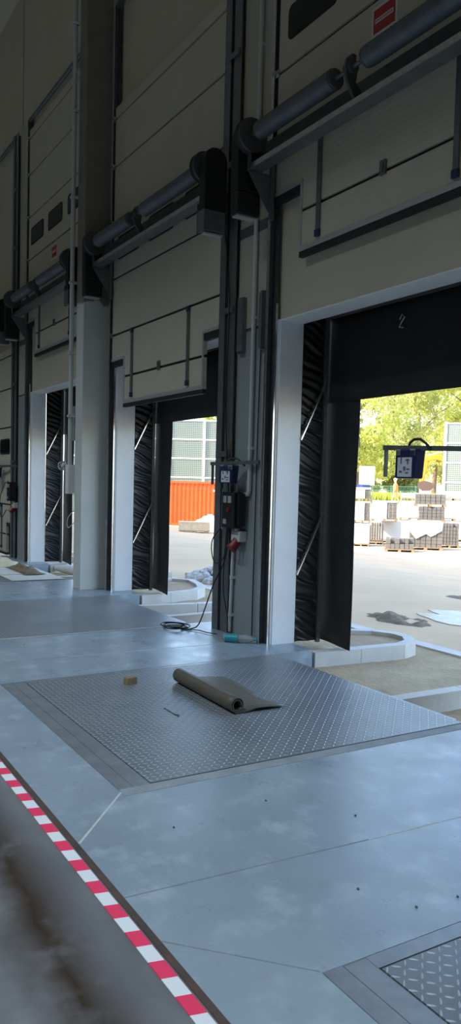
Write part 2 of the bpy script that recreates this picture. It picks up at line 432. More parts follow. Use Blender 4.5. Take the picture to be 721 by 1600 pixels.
# ------------------------------------------------------------------ sectional doors
DX0, DX1 = -.05, 3.06            # upper leaf
NX0, NX1 = .375, 2.64            # lower, narrower leaf
def rrect(x0, x1, z0, z1, r, n=5):
    pts = []
    for cx, cz, a0 in ((x1-r, z1-r, 0), (x0+r, z1-r, 90), (x0+r, z0+r, 180), (x1-r, z0+r, 270)):
        for i in range(n+1):
            a = radians(a0 + 90*i/n); pts.append((cx+r*cos(a), cz+r*sin(a)))
    return pts
G = .016
def make_door(loc, name, label, sign=True):
    t = thing(name, loc, label, 'door', None, 0, 'structure')
    D0, D1 = 0, .042
    q = MB(); q.box(NX0, NX1, D0, D1, .045, .37-G); obj('door_section', q, 'door_panel', t)
    q = MB(); q.prism([(NX0, .37+G), (NX1, .37+G), (NX1, .65), (DX1, .65), (DX1, .98-G), (DX0, .98-G), (DX0, .65), (NX0, .65)], 1, D0, D1); obj('door_section', q, 'door_panel', t)
    for z0, z1 in ((.98, 1.76), (1.76, 2.53), (2.53, 3.30), (3.30, 3.95)):
        q = MB(); q.box(DX0, DX1, D0, D1, z0+G, z1-G); obj('door_section', q, 'door_panel', t)
    q = MB(); q.box(DX0, DX1, D0, D1, 3.95+G, 4.10); obj('door_section', q, 'door_panel', t)
    for z in (.37, .98, 1.76, 2.53, 3.30, 3.95):
        q = MB(); q.box(NX0 if z < .5 else DX0, NX1 if z < .5 else DX1, .022, D1-.002, z-.02, z+.02); obj('joint_seal', q, 'black_rubber', t)
    for z in (.98, 1.76, 2.53, 3.30, 3.95):
        for x in (DX0-.02, DX1+.02):
            q = MB(); q.box(x-.03, x+.05 if x < 0 else x+.03, -.02, 0, z-.035, z+.035); q.tube([(x-.03, -.028, z+.01), (x+.03, -.028, z+.01)], .017, 10)
            obj('roller_bracket', q, 'galv', t)
    for i in range(3):
        x0 = .10 + i*1.0
        q = MB(); q.prism(rrect(x0, x0+.73, 1.995, 2.305, .06), 1, -.008, 0); fr = obj('window', q, 'black_rubber', t)
        q = MB(); q.prism(rrect(x0+.025, x0+.705, 2.02, 2.28, .045), 1, -.010, -.004); obj('pane', q, 'window_dark', fr)
    for x in (.66, 2.27):
        q = MB(); q.box(x-.026, x+.026, -.022, 0, .09, .97); sv = obj('stiffener', q, 'galv_dark', t, bevel=.004)
        for z in (.10, .95):
            q = MB(); q.box(x-.03, x+.03, -.028, -.002, z-.03, z+.03); tag(obj('end_clip', q, 'blue_clip', sv), 'blue plastic end clip')
    q = MB(); q.box(1.46, 1.53, -.02, 0, .34, .45); q.box(1.48, 1.51, -.03, -.02, .36, .43); obj('latch', q, 'galv_dark', t)
    q = MB(); q.box(NX0, NX1, -.012, D1, .0, .045); obj('bottom_rail', q, 'alu', t)
    q = MB(); q.box(NX0, NX1, -.004, D1, -.05, 0); obj('bottom_seal', q, 'black_rubber', t)
    for a0, a1 in ((DX0, NX0), (NX1, DX1)):
        q = MB(); q.box(a0, a1, -.01, D1, .615, .65); obj('notch_rail', q, 'alu', t); q = MB(); q.box(a0, a1, -.002, D1, .54, .615); obj('notch_seal', q, 'black_rubber', t)
    for xx in (NX0, NX1-.03):
        q = MB(); q.box(xx, xx+.03, -.010, 0, .045, .65); obj('edge_rail', q, 'alu', t)
    if sign:
        q = MB(); q.box(1.29, 1.59, -.004, 0, 1.465, 1.70); sg = tag(obj('door_sign', q, 'sign_white', t), 'white sign with a red field crossed by a white bar')
        q = MB(); q.box(1.315, 1.565, -.006, -.003, 1.49, 1.675); rf = obj('red_field', q, 'sign_red', sg)
        q = MB(); q.box(1.335, 1.545, -.008, -.005, 1.565, 1.60); wb = obj('white_bar', q, 'sign_white', sg)
        q = MB()
        for i in range(11):
            q.box(1.345+i*.018, 1.345+i*.018+.010, -.009, -.007, 1.575, 1.59)
        obj('small_lettering', q, 'sign_red', sg)
    return t
DY = 4.265
d1 = make_door((J[1], DY, 3.73), 'door_1', 'grey sectional dock door raised over the nearest opening, with a red and white sign')
def door_copy(k, b, name, label, skip=()):
    c = copy_tree(d1, label, (J[k], DY, b), None, skip); c.name = name; return c
door_copy(2, 2.64, 'door_2', 'grey sectional dock door half lowered in the opening behind the pier with the hanging cables', ('door_sign',))
door_copy(3, 3.83, 'door_3', 'grey sectional dock door raised beyond the concrete column, with a small red and white sign')
door_copy(4, .06, 'door_4', 'closed grey sectional dock door at the far left end of the wall', ('door_sign',))
door_copy(0, 3.80, 'door_5', 'raised sectional dock door of the bay beside the camera')
door_copy(-1, 3.80, 'door_6', 'raised sectional dock door of the bay behind the camera')

# ------------------------------------------------------------------ vertical tracks
TH = 8.13
def left_track(k, label):
    t = thing('door_track', (J[k], WI, 0), label, 'door track', 'left door tracks')
    q = MB(); q.box(-.115, -.107, -.105, -.03, 0, TH); obj('channel_web', q, 'galv_dark', t)
    q = MB(); q.box(-.115, -.085, -.112, -.105, 0, TH); q.tube([(-.083, -.108, 0), (-.083, -.108, TH)], .0065, 8); obj('front_flange', q, 'galv', t, True)
    q = MB(); q.box(-.107, -.018, -.040, -.033, 0, TH); obj('rear_flange', q, 'track_dark', t)
    q = MB(); q.box(-.024, -.013, -.055, -.032, 0, OH+.15); obj('corner_angle', q, 'galv', t)
    return t
def right_track(k, label):
    t = thing('door_track', (J[k]+OW, WI, 0), label, 'door track', 'right door tracks')
    q = MB(); q.box(.045, .165, -.125, -.115, 0, TH); q.box(.045, .053, -.125, -.055, 0, TH); obj('track_flange', q, 'galv_dark', t)
    q = MB(); q.box(.195, .345, -.110, -.100, 0, TH); q.box(.195, .205, -.1, -.02, 0, TH); obj('mounting_angle', q, 'galv_dark', t)
    q = MB(); q.box(.160, .200, -.112, -.102, 0, TH); obj('slot_back', q, 'gap_black', t)
    for z in (1.9, 3.4, 4.9, 6.0, 7.1):
        q = MB(); q.box(.055, .335, -.133, -.125, z-.03, z+.03); q.box(.30, .315, -.138, -.133, z-.01, z+.01); obj('splice_plate', q, 'galv_dark', t)
    return t
names = {1: 'nearest opening', 2: 'half lowered door', 3: 'raised door beyond the concrete column', 4: 'closed door at the far end', 0: 'bay beside the camera', -1: 'bay behind the camera'}
for k in BAYS:
    left_track(k, 'galvanised steel door track on the left of the %s' % names[k])
    right_track(k, 'dark slotted steel door track on the right of the %s' % names[k])
    t = MB(); t.tube([(J[k]-.10, 4.28, TH), (J[k]+OW+.1, 4.28, TH)], .035, 8)
    tag(obj('track_top_rail', t, 'galv_dark', None, True), 'horizontal steel rail joining the track tops above the %s' % names[k], 'rail', 'track top rails')

# ------------------------------------------------------------------ torsion spring assemblies
SY, SZ = 3.965, 4.84
def make_shaft(k, label):
    t = thing('torsion_spring_shaft', (J[k], SY, SZ), label, 'door spring shaft', 'door spring shafts')
    X0, X1 = -.06, 3.15
    q = MB(); q.box(X0, X1+.06, .01, .135, -.30, -.288); q.box(X0, X1+.06, .0, .012, -.30, -.245); q.box(X0, X1+.06, .125, .137, -.30, -.05); obj('support_beam', q, 'galv_dark', t)
    q = MB(); q.box(X0, X1+.06, -.004, .0, -.298, -.25); obj('beam_lip', q, 'galv', t)
    q = MB(); q.tube([(X0-.1, 0, 0), (X1+.1, 0, 0)], .017, 12); obj('shaft', q, 'galv_dark', t, True)
    for x0, x1 in ((.13, 1.21), (1.62, 3.05)):
        q = MB()
        path = []; R = []
        nn = int((x1-x0)/.022)
        for i in range(nn+1):
            path.append((x0+(x1-x0)*i/nn, 0, 0)); R.append(.084 if i % 2 else .080)
        q.tube(path, R, 20); sp = obj('spring', q, 'spring_steel', t, True)
        for xe in (x0, x1):
            q = MB(); q.tube([(xe-.03, 0, 0), (xe-.02, 0, 0), (xe+.02, 0, 0), (xe+.03, 0, 0)], [.05, .078, .078, .05], 16)
            for a in range(4):
                q.box(xe-.035, xe+.035, .06*cos(a*pi/2+.6)-.012, .06*cos(a*pi/2+.6)+.012, .06*sin(a*pi/2+.6)-.012, .06*sin(a*pi/2+.6)+.012)
            obj('winding_cone', q, 'cast_iron', sp, True)
    q = MB(); q.prism([(-.05, .06), (.05, .06), (.06, 0), (.045, -.10), (.137, -.20), (.137, -.28), (.07, -.28), (-.045, -.10), (-.06, 0)], 0, 1.40, 1.425)
    q.tube([(1.37, 0, 0), (1.45, 0, 0)], .05, 16); q.box(1.37, 1.45, -.02, .02, .045, .09); obj('centre_bracket', q, 'cast_iron', t, True)
    for x in (-.035, 3.11):
        q = MB(); q.tube([(x-.045, 0, 0), (x-.035, 0, 0), (x-.03, 0, 0), (x+.03, 0, 0), (x+.035, 0, 0), (x+.045, 0, 0)], [.155, .16, .135, .135, .16, .155], 28); obj('cable_drum', q, 'cast_iron', t, True)
    for x in (-.055, 3.13):
        q = MB(); q.prism([(-.01, -.31), (.275, -.29), (.275, -.70), (.22, -.64)], 0, x-.005, x+.005); q.box(x-.005, x+.03, .235, .275, -.72, -.2); obj('gusset_plate', q, 'galv_dark', t)
        q = MB(); q.box(x-.03, x+.03, -.005, .005, -.30, .06); obj('bearing_plate', q, 'galv_dark', t)
    # black guard over the drive at each end: rounded top, box below
    for x0, x1 in ((-.23, -.095), (3.19, 3.31)):
        pts = [(-.10, -.48), (-.10, .0)] + [(.03-.13*cos(a*pi/8), .13*sin(a*pi/8)+.02) for a in range(1, 8)] + [(.16, .0), (.16, -.48)]
        q = MB(); q.prism(pts, 0, x0, x1); gd = obj('drive_guard', q, 'black_plastic', t, bevel=.01)
        q = MB()
        if x0 > 0:
            q.box(x0-.015, x1, -.105, .145, -.69, -.48); q.box(x0-.025, x0-.015, -.11, .15, -.70, -.40)
            obj('drive_housing', q, 'galv_dark', t, bevel=.008)
        else:
            q.box(x0, x1, -.10, .16, -.70, -.48); obj('drive_housing', q, 'black_plastic', t, bevel=.02)
        q = MB(); q.box(x0+.02, x1-.02, -.08, .13, -.715, -.70); obj('housing_base', q, 'alu', t)
    return t
sh = make_shaft(1, 'torsion spring shaft and beam across the nearest raised door')
for k, lb in ((2, 'torsion spring shaft and beam across the half lowered middle door'), (3, 'torsion spring shaft and beam across the raised door beyond the concrete column'),
              (4, 'torsion spring shaft at the far closed door, its black guard at the left edge'), (0, 'torsion spring shaft of the bay beside the camera'), (-1, 'torsion spring shaft of the bay behind the camera')):
    copy_tree(sh, lb, (J[k], SY, SZ))

# ------------------------------------------------------------------ dock shelters outside
def make_shelter(k, label):
    t = thing('dock_shelter', (J[k], WO, 0), label, 'dock shelter', 'dock shelters')
    PY = .32
    def wr(u, v):
        y = .01 + u*(PY-.015); z = .0 + v*3.28
        w_ = z + .42*y + .035*sin(z*2.3+1) + .02*sin(z*5.7+y*6) + .012*sin(z*11.3-y*9+2)
        a = .55+.45*sin(z*3.1+y*5)
        d = sin(w_*68) + .7*sin(w_*39+1.0+.8*sin(z*2.1)) + .35*a*sin(w_*113+2*sin(z*4))
        amp = .009*max(0.0, sin(pi*min(1, max(0, u))))**.5
        bot = max(0, 1-z/1.0)
        d2 = 1.6*bot*sin(w_*17+y*14+2.2*sin(y*9+z*5))
        return (-.022 + amp*(d+d2), y, z)
    q = MB(); q.grid(wr, 14, 420); obj('side_fabric', q, 'black_fabric', t, True)
    def wr2(u, v):
        a = wr(u, v); return (OW+.02-(a[0]+.02), a[1], a[2])
    q = MB(); q.grid(wr2, 14, 420); obj('side_fabric', q, 'black_fabric', t, True)
    for x in (-.01, OW+.01):
        q = MB(); q.box(x-.02, x+.02, PY-.02, PY+.02, -.02, 3.3); obj('post', q, 'galv_dark', t)
        for z0 in (.69, 2.04):
            sx = .03 if x < 1 else -.03
            q = MB(); q.obox((x+sx, .01, z0), (x+sx, PY, z0+.62), .012, .028, up=(1, 0, 0)); obj('brace', q, 'galv', t)
    q = MB(); q.box(-.03, OW+.03, PY-.02, PY+.02, 3.26, 3.30); obj('top_tube', q, 'galv_dark', t)
    for x0, x1 in ((-.09, .45), (OW-.45, OW+.09)):
        def cur(u, v, x0=x0, x1=x1):
            z = -.0+v*3.28; x = x0+(x1-x0)*u
            return (x, PY+.065+.012*sin(u*5+v*3)+.006*sin(v*11), z-.03*u*(1-v) if x0 < 0 else z)
        q = MB(); q.grid(cur, 10, 30); cu = obj('side_curtain', q, 'curtain', t, True)
        so = cu.modifiers.new('thickness', 'SOLIDIFY'); so.thickness = .006
    def topc(u, v):
        return (-.08+(OW+.16)*u, PY+.045+.012*sin(u*9), 2.43+.87*v)
    q = MB(); q.grid(topc, 30, 8); cu = obj('top_curtain', q, 'curtain', t, True); so = cu.modifiers.new('thickness', 'SOLIDIFY'); so.thickness = .006
    q = MB(); q.box(-.1, OW+.1, .0, PY+.08, 3.29, 3.31); obj('roof_sheet', q, 'curtain', t)
    # small hook and a chalk mark on the inside of the top curtain
    q = MB(); q.tube([(1.02, PY+.02, 3.10), (1.05, PY+.015, 3.14), (1.08, PY+.02, 3.11), (1.04, PY+.02, 3.07), (1.02, PY+.015, 3.03), (1.07, PY+.02, 3.02)], .006, 6); obj('hook', q, 'alu', t)
    return t
s1 = make_shelter(1, 'black dock shelter of wrinkled sheet and curtains outside the nearest opening')
for k, lb in ((2, 'black dock shelter outside the half lowered middle door'), (3, 'black dock shelter with pleated sheet beyond the concrete column'), (0, 'black dock shelter of the bay beside the camera'), (-1, 'black dock shelter of the bay behind the camera')):
    copy_tree(s1, lb, (J[k]+(.05 if k == 3 else 0), WO, 0))

# ------------------------------------------------------------------ column with conduit
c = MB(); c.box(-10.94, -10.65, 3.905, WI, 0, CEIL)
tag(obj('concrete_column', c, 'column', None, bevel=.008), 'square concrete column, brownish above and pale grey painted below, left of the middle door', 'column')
def conduit(path, r, label, clamps, dirn=(0, 1, 0), m='pvc_grey'):
    p0 = path[0]
    t = thing('conduit_pipe', p0, label, 'conduit')
    L_ = [Vector(p)-Vector(p0) for p in path]
    q = MB(); q.tube(L_, r, 12); obj('pipe', q, m, t, True)
    for cpt in clamps:
        v = Vector(cpt)-Vector(p0); q = MB(); q.tube([v-Vector((0, 0, .015)), v+Vector((0, 0, .015))], r*1.3, 12)
        d = Vector(dirn); q.obox(v, v+d*(r*2.0), r*3.2, .03); obj('clamp', q, m, t, True)
    return t
conduit([(-11.0, 3.855, 1.79), (-11.0, 3.855, 9.6)], .033, 'long grey conduit pipe up the front of the concrete column', [(-11.0, 3.855, z) for z in (2.5, 3.4, 4.4, 5.6, 6.8, 8.0)], (1, 0, 0))
q = MB(); q.box(-.07, .07, -.045, .045, 0, .42); q.box(-.055, .055, -.05, -.045, .03, .39)
tag(obj('switch_box', q, 'pvc_white', None, loc=(-11.0, 3.86, 1.375), bevel=.008), 'tall white switch box at the end of the conduit on the concrete column', 'switch box')
q = MB(); q.box(0, .34, 0, .16, 0, .49); q.box(.01, .33, -.006, 0, .01, .48)
tag(obj('grey_cabinet', q, 'cabinet_grey', None, loc=(-11.282, 3.93, 2.165), bevel=.005), 'small grey cabinet left of the concrete column, above the caged lamp', 'cabinet')
# caged lamp of the third bay on its arm
t = thing('caged_lamp', (-11.62, 3.95, 1.79), 'small round caged loading lamp on an arm left of the concrete column', 'lamp')
q = MB(); q.tube([(.02, 0, 0), (.56, .0, 0)], .012, 8); obj('arm', q, 'galv', t)
q = MB(); ring = [(0, .065*cos(a*pi/10), .065*sin(a*pi/10)) for a in range(21)]; q.tube(ring, .007, 6)
ring2 = [(.05, .05*cos(a*pi/10), .05*sin(a*pi/10)) for a in range(21)]; q.tube(ring2, .006, 6)
for a in range(6): q.tube([(0, .065*cos(a*pi/3), .065*sin(a*pi/3)), (.05, .05*cos(a*pi/3), .05*sin(a*pi/3))], .005, 6); q.tube([(0, 0, 0), (0, .065*cos(a*pi/3), .065*sin(a*pi/3))], .004, 6)
obj('cage', q, 'galv', t); q = MB(); q.blob((.05, 0, 0), .035, 1, 10, 8, 0); obj('bulb', q, 'pvc_white', t, True)
# control gear on the pier beyond the column
def control_gear(ox, label_box, label_plug):
    t = thing('control_box', (ox, 4.13, 1.13), label_box, 'control box')
    q = MB(); q.box(0, .25, 0, .10, 0, .37); obj('housing', q, 'black_plastic', t, bevel=.006)
    q = MB(); q.box(-.055, -.02, .03, .036, -.02, .40); 
    for i in range(6): q.box(-.048, -.027, .024, .03, .02+i*.06, .05+i*.06)
    obj('perforated_strip', q, ['galv'], t)
    for bb in ((.05, .11, .26, .33), (.14, .20, .26, .33), (.05, .11, .04, .09)):
        q = MB(); q.box(bb[0], bb[1], -.012, 0, bb[2], bb[3]); obj('button_plate', q, 'cabinet_grey', t)
    q = MB(); q.tube([(.15, -.02, .19), (.15, 0, .19)], .025, 12); obj('stop_button', q, 'red_plastic', t)
    q = MB(); q.box(.255, .30, .03, .10, .03, .36); obj('side_panel', q, 'black_plastic', t)
    return t
def socket(ox, label):
    t = thing('power_socket', (ox, 4.19, .93), label, 'socket')
    q = MB(); q.box(0, .17, 0, .09, .06, .17); q.tube([(.085, .02, .17), (.085, .02, .20)], .03, 10); obj('housing', q, 'pvc_grey', t, bevel=.01)
    q = MB(); q.tube([(.085, .03, .07), (.085, -.03, .0)], .05, 14); q.tube([(.085, -.03, 0), (.085, -.045, -.015)], .057, 14); obj('red_cover', q, 'red_plastic', t, True)
    return t
control_gear(-7.05, 'black control box with cables on the pier left of the nearest opening', '')
socket(-6.95, 'grey power socket with red cover below the black control box on the near pier')
control_gear(-11.45, 'black control box left of the concrete column below the caged lamp', '')
socket(-11.31, 'power socket with red cover left of the concrete column')
control_gear(-15.45, 'black control box on the pier before the closed far door', '')
socket(-15.33, 'power socket with red cover on the pier before the closed far door')
conduit([(-6.712, 4.25, 9.5), (-6.712, 4.25, 1.52), (-6.73, 4.25, 1.485), (-6.80, 4.25, 1.475), (-6.835, 4.25, 1.44), (-6.862, 4.225, 1.13)], .022, 'grey conduit pipe running down the near pier to the red covered socket', [(-6.712, 4.25, z) for z in (5.9, 4.6, 3.25, 1.95)] + [(-6.852, 4.235, 1.28)])
conduit([(-6.99, 4.25, 1.12), (-7.03, 4.25, .02)], .018, 'short grey conduit pipe from the black control box down to the floor', [(-7.01, 4.25, .6), (-7.024, 4.25, .2)])
for i, (x0, x1) in enumerate(((-7.005, -6.895), (-6.60, -6.535))):
    q = MB(); q.prism([(0, 0), (x1-x0, 0), (x1-x0, -.055), (x1-x0-.02, -.06), (.02, -.06), (0, -.04)], 2, .02, .55); q.prism([(.01, 0), (x1-x0-.01, 0), (x1-x0-.02, -.04), (.02, -.04)], 2, 0, .57)
    tag(obj('steel_bracket_bar', q, 'galv_dark', None, loc=(x0, 4.28, 2.925)), ('wider dark steel bar standing upright on the near pier', 'narrow dark steel bar upright on the pier beside the door track')[i], 'bracket')
# cables
def cable(path, r, label, m='cable'):
    P = [Vector(p) for p in path]; out = []
    for i in range(len(P)-1):           # catmull rom
        p0, p1, p2, p3 = P[max(i-1, 0)], P[i], P[i+1], P[min(i+2, len(P)-1)]
        for s in range(8):
            u = s/8; out.append(.5*((2*p1)+(p2-p0)*u+(2*p0-5*p1+4*p2-p3)*u*u+(3*p1-p0-3*p2+p3)*u**3))
    out.append(P[-1]); o = P[0]
    q = MB(); q.tube([v-o for v in out], r, 7)
    return tag(obj('cable', q, m, None, True, loc=o), label, 'cable')
cable([(-6.59, 4.265, 2.92), (-6.60, 4.262, 2.2), (-6.605, 4.262, 1.2), (-6.61, 4.262, .45), (-6.605, 4.26, .05)], .006, 'thin black cable hanging straight down the near pier beside the door track')
coil = []
for i in range(0, 60):
    a = i*.32; r_ = .10+.02*sin(i*.5)+.0007*i; coil.append((-7.52+1.3*r_*cos(a), 3.86+r_*sin(a), .008+.0006*i))
cable([(-6.98, 4.18, 1.13), (-7.02, 4.17, .8), (-7.22, 4.15, .5), (-7.28, 4.08, .22), (-7.30, 4.02, .06), (-7.36, 3.96, .012)] + coil, .007, 'black cable hanging from the control box to a coil on the floor')
cable([(-7.03, 4.19, 1.13), (-7.10, 4.205, .75), (-7.09, 4.20, .45), (-7.00, 4.20, .2), (-6.95, 4.18, .03)], .006, 'black cable looping down the pier corner behind the coil')
cable([(-7.10, 4.19, 1.15), (-7.33, 4.19, .98), (-7.33, 4.19, .80), (-7.22, 4.19, .73), (-7.05, 4.19, .85), (-7.0, 4.18, 1.13)], .006, 'loop of cable drooping below the black control box')
cable([(-7.25, 4.215, 4.2), (-7.14, 4.212, 3.55), (-7.15, 4.212, 2.8), (-7.14, 4.21, 2.2), (-7.0, 4.18, 1.5)], .007, 'black cable running down the slotted track into the control box')
cable([(-7.36, 3.9, .012), (-7.25, 4.0, .012), (-7.12, 4.02, .012), (-7.0, 4.08, .012)], .006, 'short cable end lying on the floor beside the coil')
cable([(-11.36, 4.1, 1.15), (-11.46, 4.0, 1.0), (-11.44, 4.0, .85), (-11.3, 4.1, 1.0)], .006, 'pale cable loop left of the concrete column', 'pvc_white')
cable([(-15.40, 4.1, 1.5), (-15.62, 4.05, 1.2), (-15.55, 4.05, .8), (-15.35, 4.1, .95)], .008, 'black cable loop beside the far control box')

# loading lamps on arms
def loading_lamp(loc, rz, pivot, label, size=(.205, .10, .225)):
    """blue lamp head with a paper sheet, hanging from a square arm that ends at pivot"""
    t = thing('loading_lamp', loc, label, 'lamp', None, 0)
    pv = Vector(pivot)-Vector(loc); dr = Vector((pv.x, pv.y, 0)).normalized()
    sx, sy, sz = size; R = Matrix.Rotation(rz, 4, 'Z')
    def head(mb): mb.v = [tuple(R @ Vector(v)) for v in mb.v]; return mb
    q = MB(); q.obox(-dr*.235, pv, .035, .035); obj('arm', q, 'galv_dark', t)
    q = MB(); q.prism([(-sx/2, -.015), (sx/2, -.015), (sx/2-.02, -sz), (-sx/2+.0, -sz)], 1, -sy/2, sy/2); obj('lamp_head', head(q), 'lamp_blue', t, bevel=.01)
    q = MB(); q.box(-sx/2+.03, sx/2-.035, -sy/2-.004, -sy/2, -sz+.012, -.075); pp = tag(obj('paper_label', head(q), 'paper', t), 'white paper instruction sheet with small dark drawings')
    for bx, bz, bw, bh in ((-.03, -.12, .012, .05), (.02, -.10, .035, .012), (.035, -.125, .012, .04), (.0, -.17, .02, .03), (.03, -.165, .03, .012), (-.04, -.185, .025, .016), (.02, -.19, .03, .01)):
        k = sx/.205
        q = MB(); q.box(bx*k-.012, (bx+bw)*k-.012, -sy/2-.006, -sy/2-.003, bz*sz/.225, (bz+bh)*sz/.225); obj('printed_drawing', head(q), 'paper_mark', pp)
    q = MB(); q.tube([(-.02, 0, 0), (-.01, 0, .03), (.03, 0, .055), (.09, 0, .055), (.15, 0, .02), (.19, 0, -.02)], .010, 8); obj('lead', head(q), 'cable', t, True)
    q = MB(); q.box(-sx/2+.01, -sx/2+.05, -sy/2, -sy/2+.02, -.06, -.015); q.box(sx/2-.06, sx/2-.01, -sy/2, -sy/2+.02, -.06, -.015); obj('bracket', head(q), 'cabinet_grey', t)
    q = MB(); e = -dr*.215; q.obox(e, e+Vector((0, 0, -.215)), .022, .022); obj('stop_bar', q, 'edge_steel', t)
    return t
loading_lamp((-4.165, 4.0, 1.885), 0.02, (-3.10, 4.2, 1.85), 'blue loading lamp with paper label on a swing arm across the nearest opening')
loading_lamp((-6.90, 4.12, 1.79), radians(25), (-6.56, 4.26, 1.81), 'blue loading lamp with paper label folded against the near pier', (.17, .12, .20))
loading_lamp((-16.25, 4.10, 1.80), radians(35), (-15.2, 4.26, 1.81), 'blue loading lamp with white label at the far left edge', (.28, .12, .22))

# ------------------------------------------------------------------ things on the floor
t = thing('rubber_mat', (-4.99, 2.83, .0), 'dark rubber mat with one side rolled up, lying on the checker plate', 'mat', None, radians(-1.5))
pts = []
for i in range(40):                 # spiral roll then flat flap towards +y
    a = -pi/2 - (39-i)*2*pi*1.8/39*1.0
    r_ = .030+.026*i/39
    pts.append((r_*cos(a)*1.0, .058+r_*sin(a)))
pts += [(.06, .003), (.10, .010), (.15, .018), (.21, .018), (.27, .012), (.34, .004), (.385, .002)]
def roll(u, v):
    i = u*(len(pts)-1); k_ = min(int(i), len(pts)-2); fr = i-k_
    y = pts[k_][0]*(1-fr)+pts[k_+1][0]*fr; z = pts[k_][1]*(1-fr)+pts[k_+1][1]*fr
    return (-.47+.94*v, y, z+.003+ (.012*sin(v*7)*max(0, y-.06)*3 if y > .06 else 0))
q = MB(); q.grid(roll, len(pts)-1, 12); m_ = obj('rolled_sheet', q, 'rubber_mat', t, True)
so = m_.modifiers.new('thickness', 'SOLIDIFY'); so.thickness = .006; so.offset = 0
q = MB(); q.box(-.03, .03, -.045, .045, 0, .05); q.box(-.028, .028, -.043, .043, .05, .054)
wb = obj('wooden_block', q, 'wood_block', None, loc=(-5.58, 2.475, .0), bevel=.003); wb.rotation_euler = (0, 0, .15)
tag(wb, 'small brown wooden block lying on the checker plate', 'block')
q = MB(); q.box(-.11, .11, -.004, .004, 0, .004); q.box(.06, .08, -.004, .02, 0, .004)
tag(obj('metal_scrap', q, 'cast_iron', None, loc=(-4.75, 2.42, 0)), 'thin dark scrap of metal on the plate near the rolled mat', 'scrap')
for i, (px_, py_) in enumerate(PEB):
    q = MB(); q.blob((0, 0, .003), (.007, .005, .005), i+40, 7, 5)
    tag(obj('pebble', q, 'cast_iron', None, loc=(px_, py_, 0)), 'tiny dark bit of grit on the pale concrete slab', 'grit', 'bits of grit on the slab')
# bottle
t = thing('water_bottle', (-6.56, 4.09, .045), 'clear plastic water bottle with teal label lying by the near pier', 'bottle', None, radians(46))
prof = [(-.17, .01), (-.165, .034), (-.15, .04), (-.10, .041), (-.09, .038), (-.08, .041), (.0, .041), (.01, .037), (.03, .041), (.08, .040), (.12, .028), (.145, .014), (.165, .013)]
q = MB(); q.tube([(p[0], 0, 0) for p in prof], [p[1] for p in prof], 18); obj('body', q, 'bottle_plastic', t, True)
q = MB(); q.tube([(-.145, 0, 0), (-.02, 0, 0)], .0425, 18, caps=False); tag(obj('wrapper', q, 'bottle_teal', t, True), 'teal wrapper')
q = MB(); q.tube([(.150, 0, 0), (.172, 0, 0)], .017, 14); tag(obj('cap', q, 'bottle_teal', t, True), 'teal cap')
# far bay: board, foam, dirt
q = MB(); q.box(-14.0, -11.86, 3.28, 4.10, .002, .014); q.box(-14.0, -12.6, 3.32, 4.04, .014, .022)
tag(obj('pale_board', q, 'board'), 'pale flat board laid over the farthest dock leveller', 'board')
q = MB()
q.grid(lambda u, v: (-15.2+1.6*u, 3.45+.5*v, .02+.10*(sin(pi*min(1, max(0, v)))**.35)*(sin(pi*u)**.25)+.012*sin(u*17+v*7)), 18, 10)
q.box(-15.2, -13.6, 3.45, 3.95, .023, .03)
tag(obj('foam_slab', q, 'foam', None, True), 'beige rumpled foam slab lying at the left edge before the far bay', 'foam slab')
q = MB(); q.tube([(0, 0, 0), (.3, .08, .01), (.62, .20, .0)], [.05, .085, .10], 14); 
tag(obj('tarp_roll', q, 'tarp_white', None, True, loc=(-14.15, 4.72, -.085)), 'white rolled tarpaulin lying outside the farthest open bay', 'tarpaulin')

# ------------------------------------------------------------------ ground outside
def sm(a, b, x):
    t = max(0, min(1, (x-a)/(b-a))); return t*t*(3-2*t)
def gz(x, y):
    z = -.18 - .82*sm(8.5, 20, y)
    d = sqrt(x*x+y*y); ang = math.degrees(math.atan2(y, -x))
    z += 1.35*sm(40, 54, d)*sm(36, 40, ang)*(1-sm(52, 58, ang))
    return z
q = MB(); q.grid(lambda u, v: (-60+75*u, 4.2+2.2*v, -.18+.012*sin(u*75*5.1+v*9)*sin(v*13+u*75*2.3)), 220, 14)
tag(obj('ground', q, 'sand', None, True), 'strip of bare sandy ground along the dock wall', None, None, 'structure')
q = MB()
ys = [6.4, 7, 7.7, 8.5, 9.5, 11, 13, 15, 17, 19, 21, 24, 27, 30, 33, 36, 39, 42, 46, 50, 55, 60, 70, 85, 110, 150]
xs_ = [-170, -130, -100, -85, -75] + list(range(-70, 22, 3)) + [30, 60]
vs = [(x, y, gz(x, y)) for x in xs_ for y in ys]; fs = []
ny = len(ys)
for i in range(len(xs_)-1):
    for j in range(ny-1): fs.append((i*ny+j, (i+1)*ny+j, (i+1)*ny+j+1, i*ny+j+1))
q.add(vs, fs)
tag(obj('ground', q, 'yard', None, True), 'dusty beige yard, bright beyond the shade of the building', None, None, 'structure')
def kerb(path, label, w=.12, top=-.03, bot=-.30):
    P = [Vector((p[0], p[1])) for p in path]; q = MB(); o = P[0]
    L_, R_ = [], []
    for i, p in enumerate(P):
        d = (P[min(i+1, len(P)-1)]-P[max(i-1, 0)]).normalized(); nn = Vector((-d.y, d.x))
        L_.append(p+nn*w/2-o); R_.append(p-nn*w/2-o)
    for i in range(len(P)-1):
        g = .004; a, b_, c_, d_ = L_[i].lerp(L_[i+1], g), L_[i].lerp(L_[i+1], 1-g), R_[i].lerp(R_[i+1], 1-g), R_[i].lerp(R_[i+1], g)
        q.prism([tuple(a), tuple(b_), tuple(c_), tuple(d_)], 2, bot, top)
    return tag(obj('concrete_kerb', q, 'concrete_kerb', None, loc=(o.x, o.y, 0)), label, 'kerb', 'kerbs outside the dock')
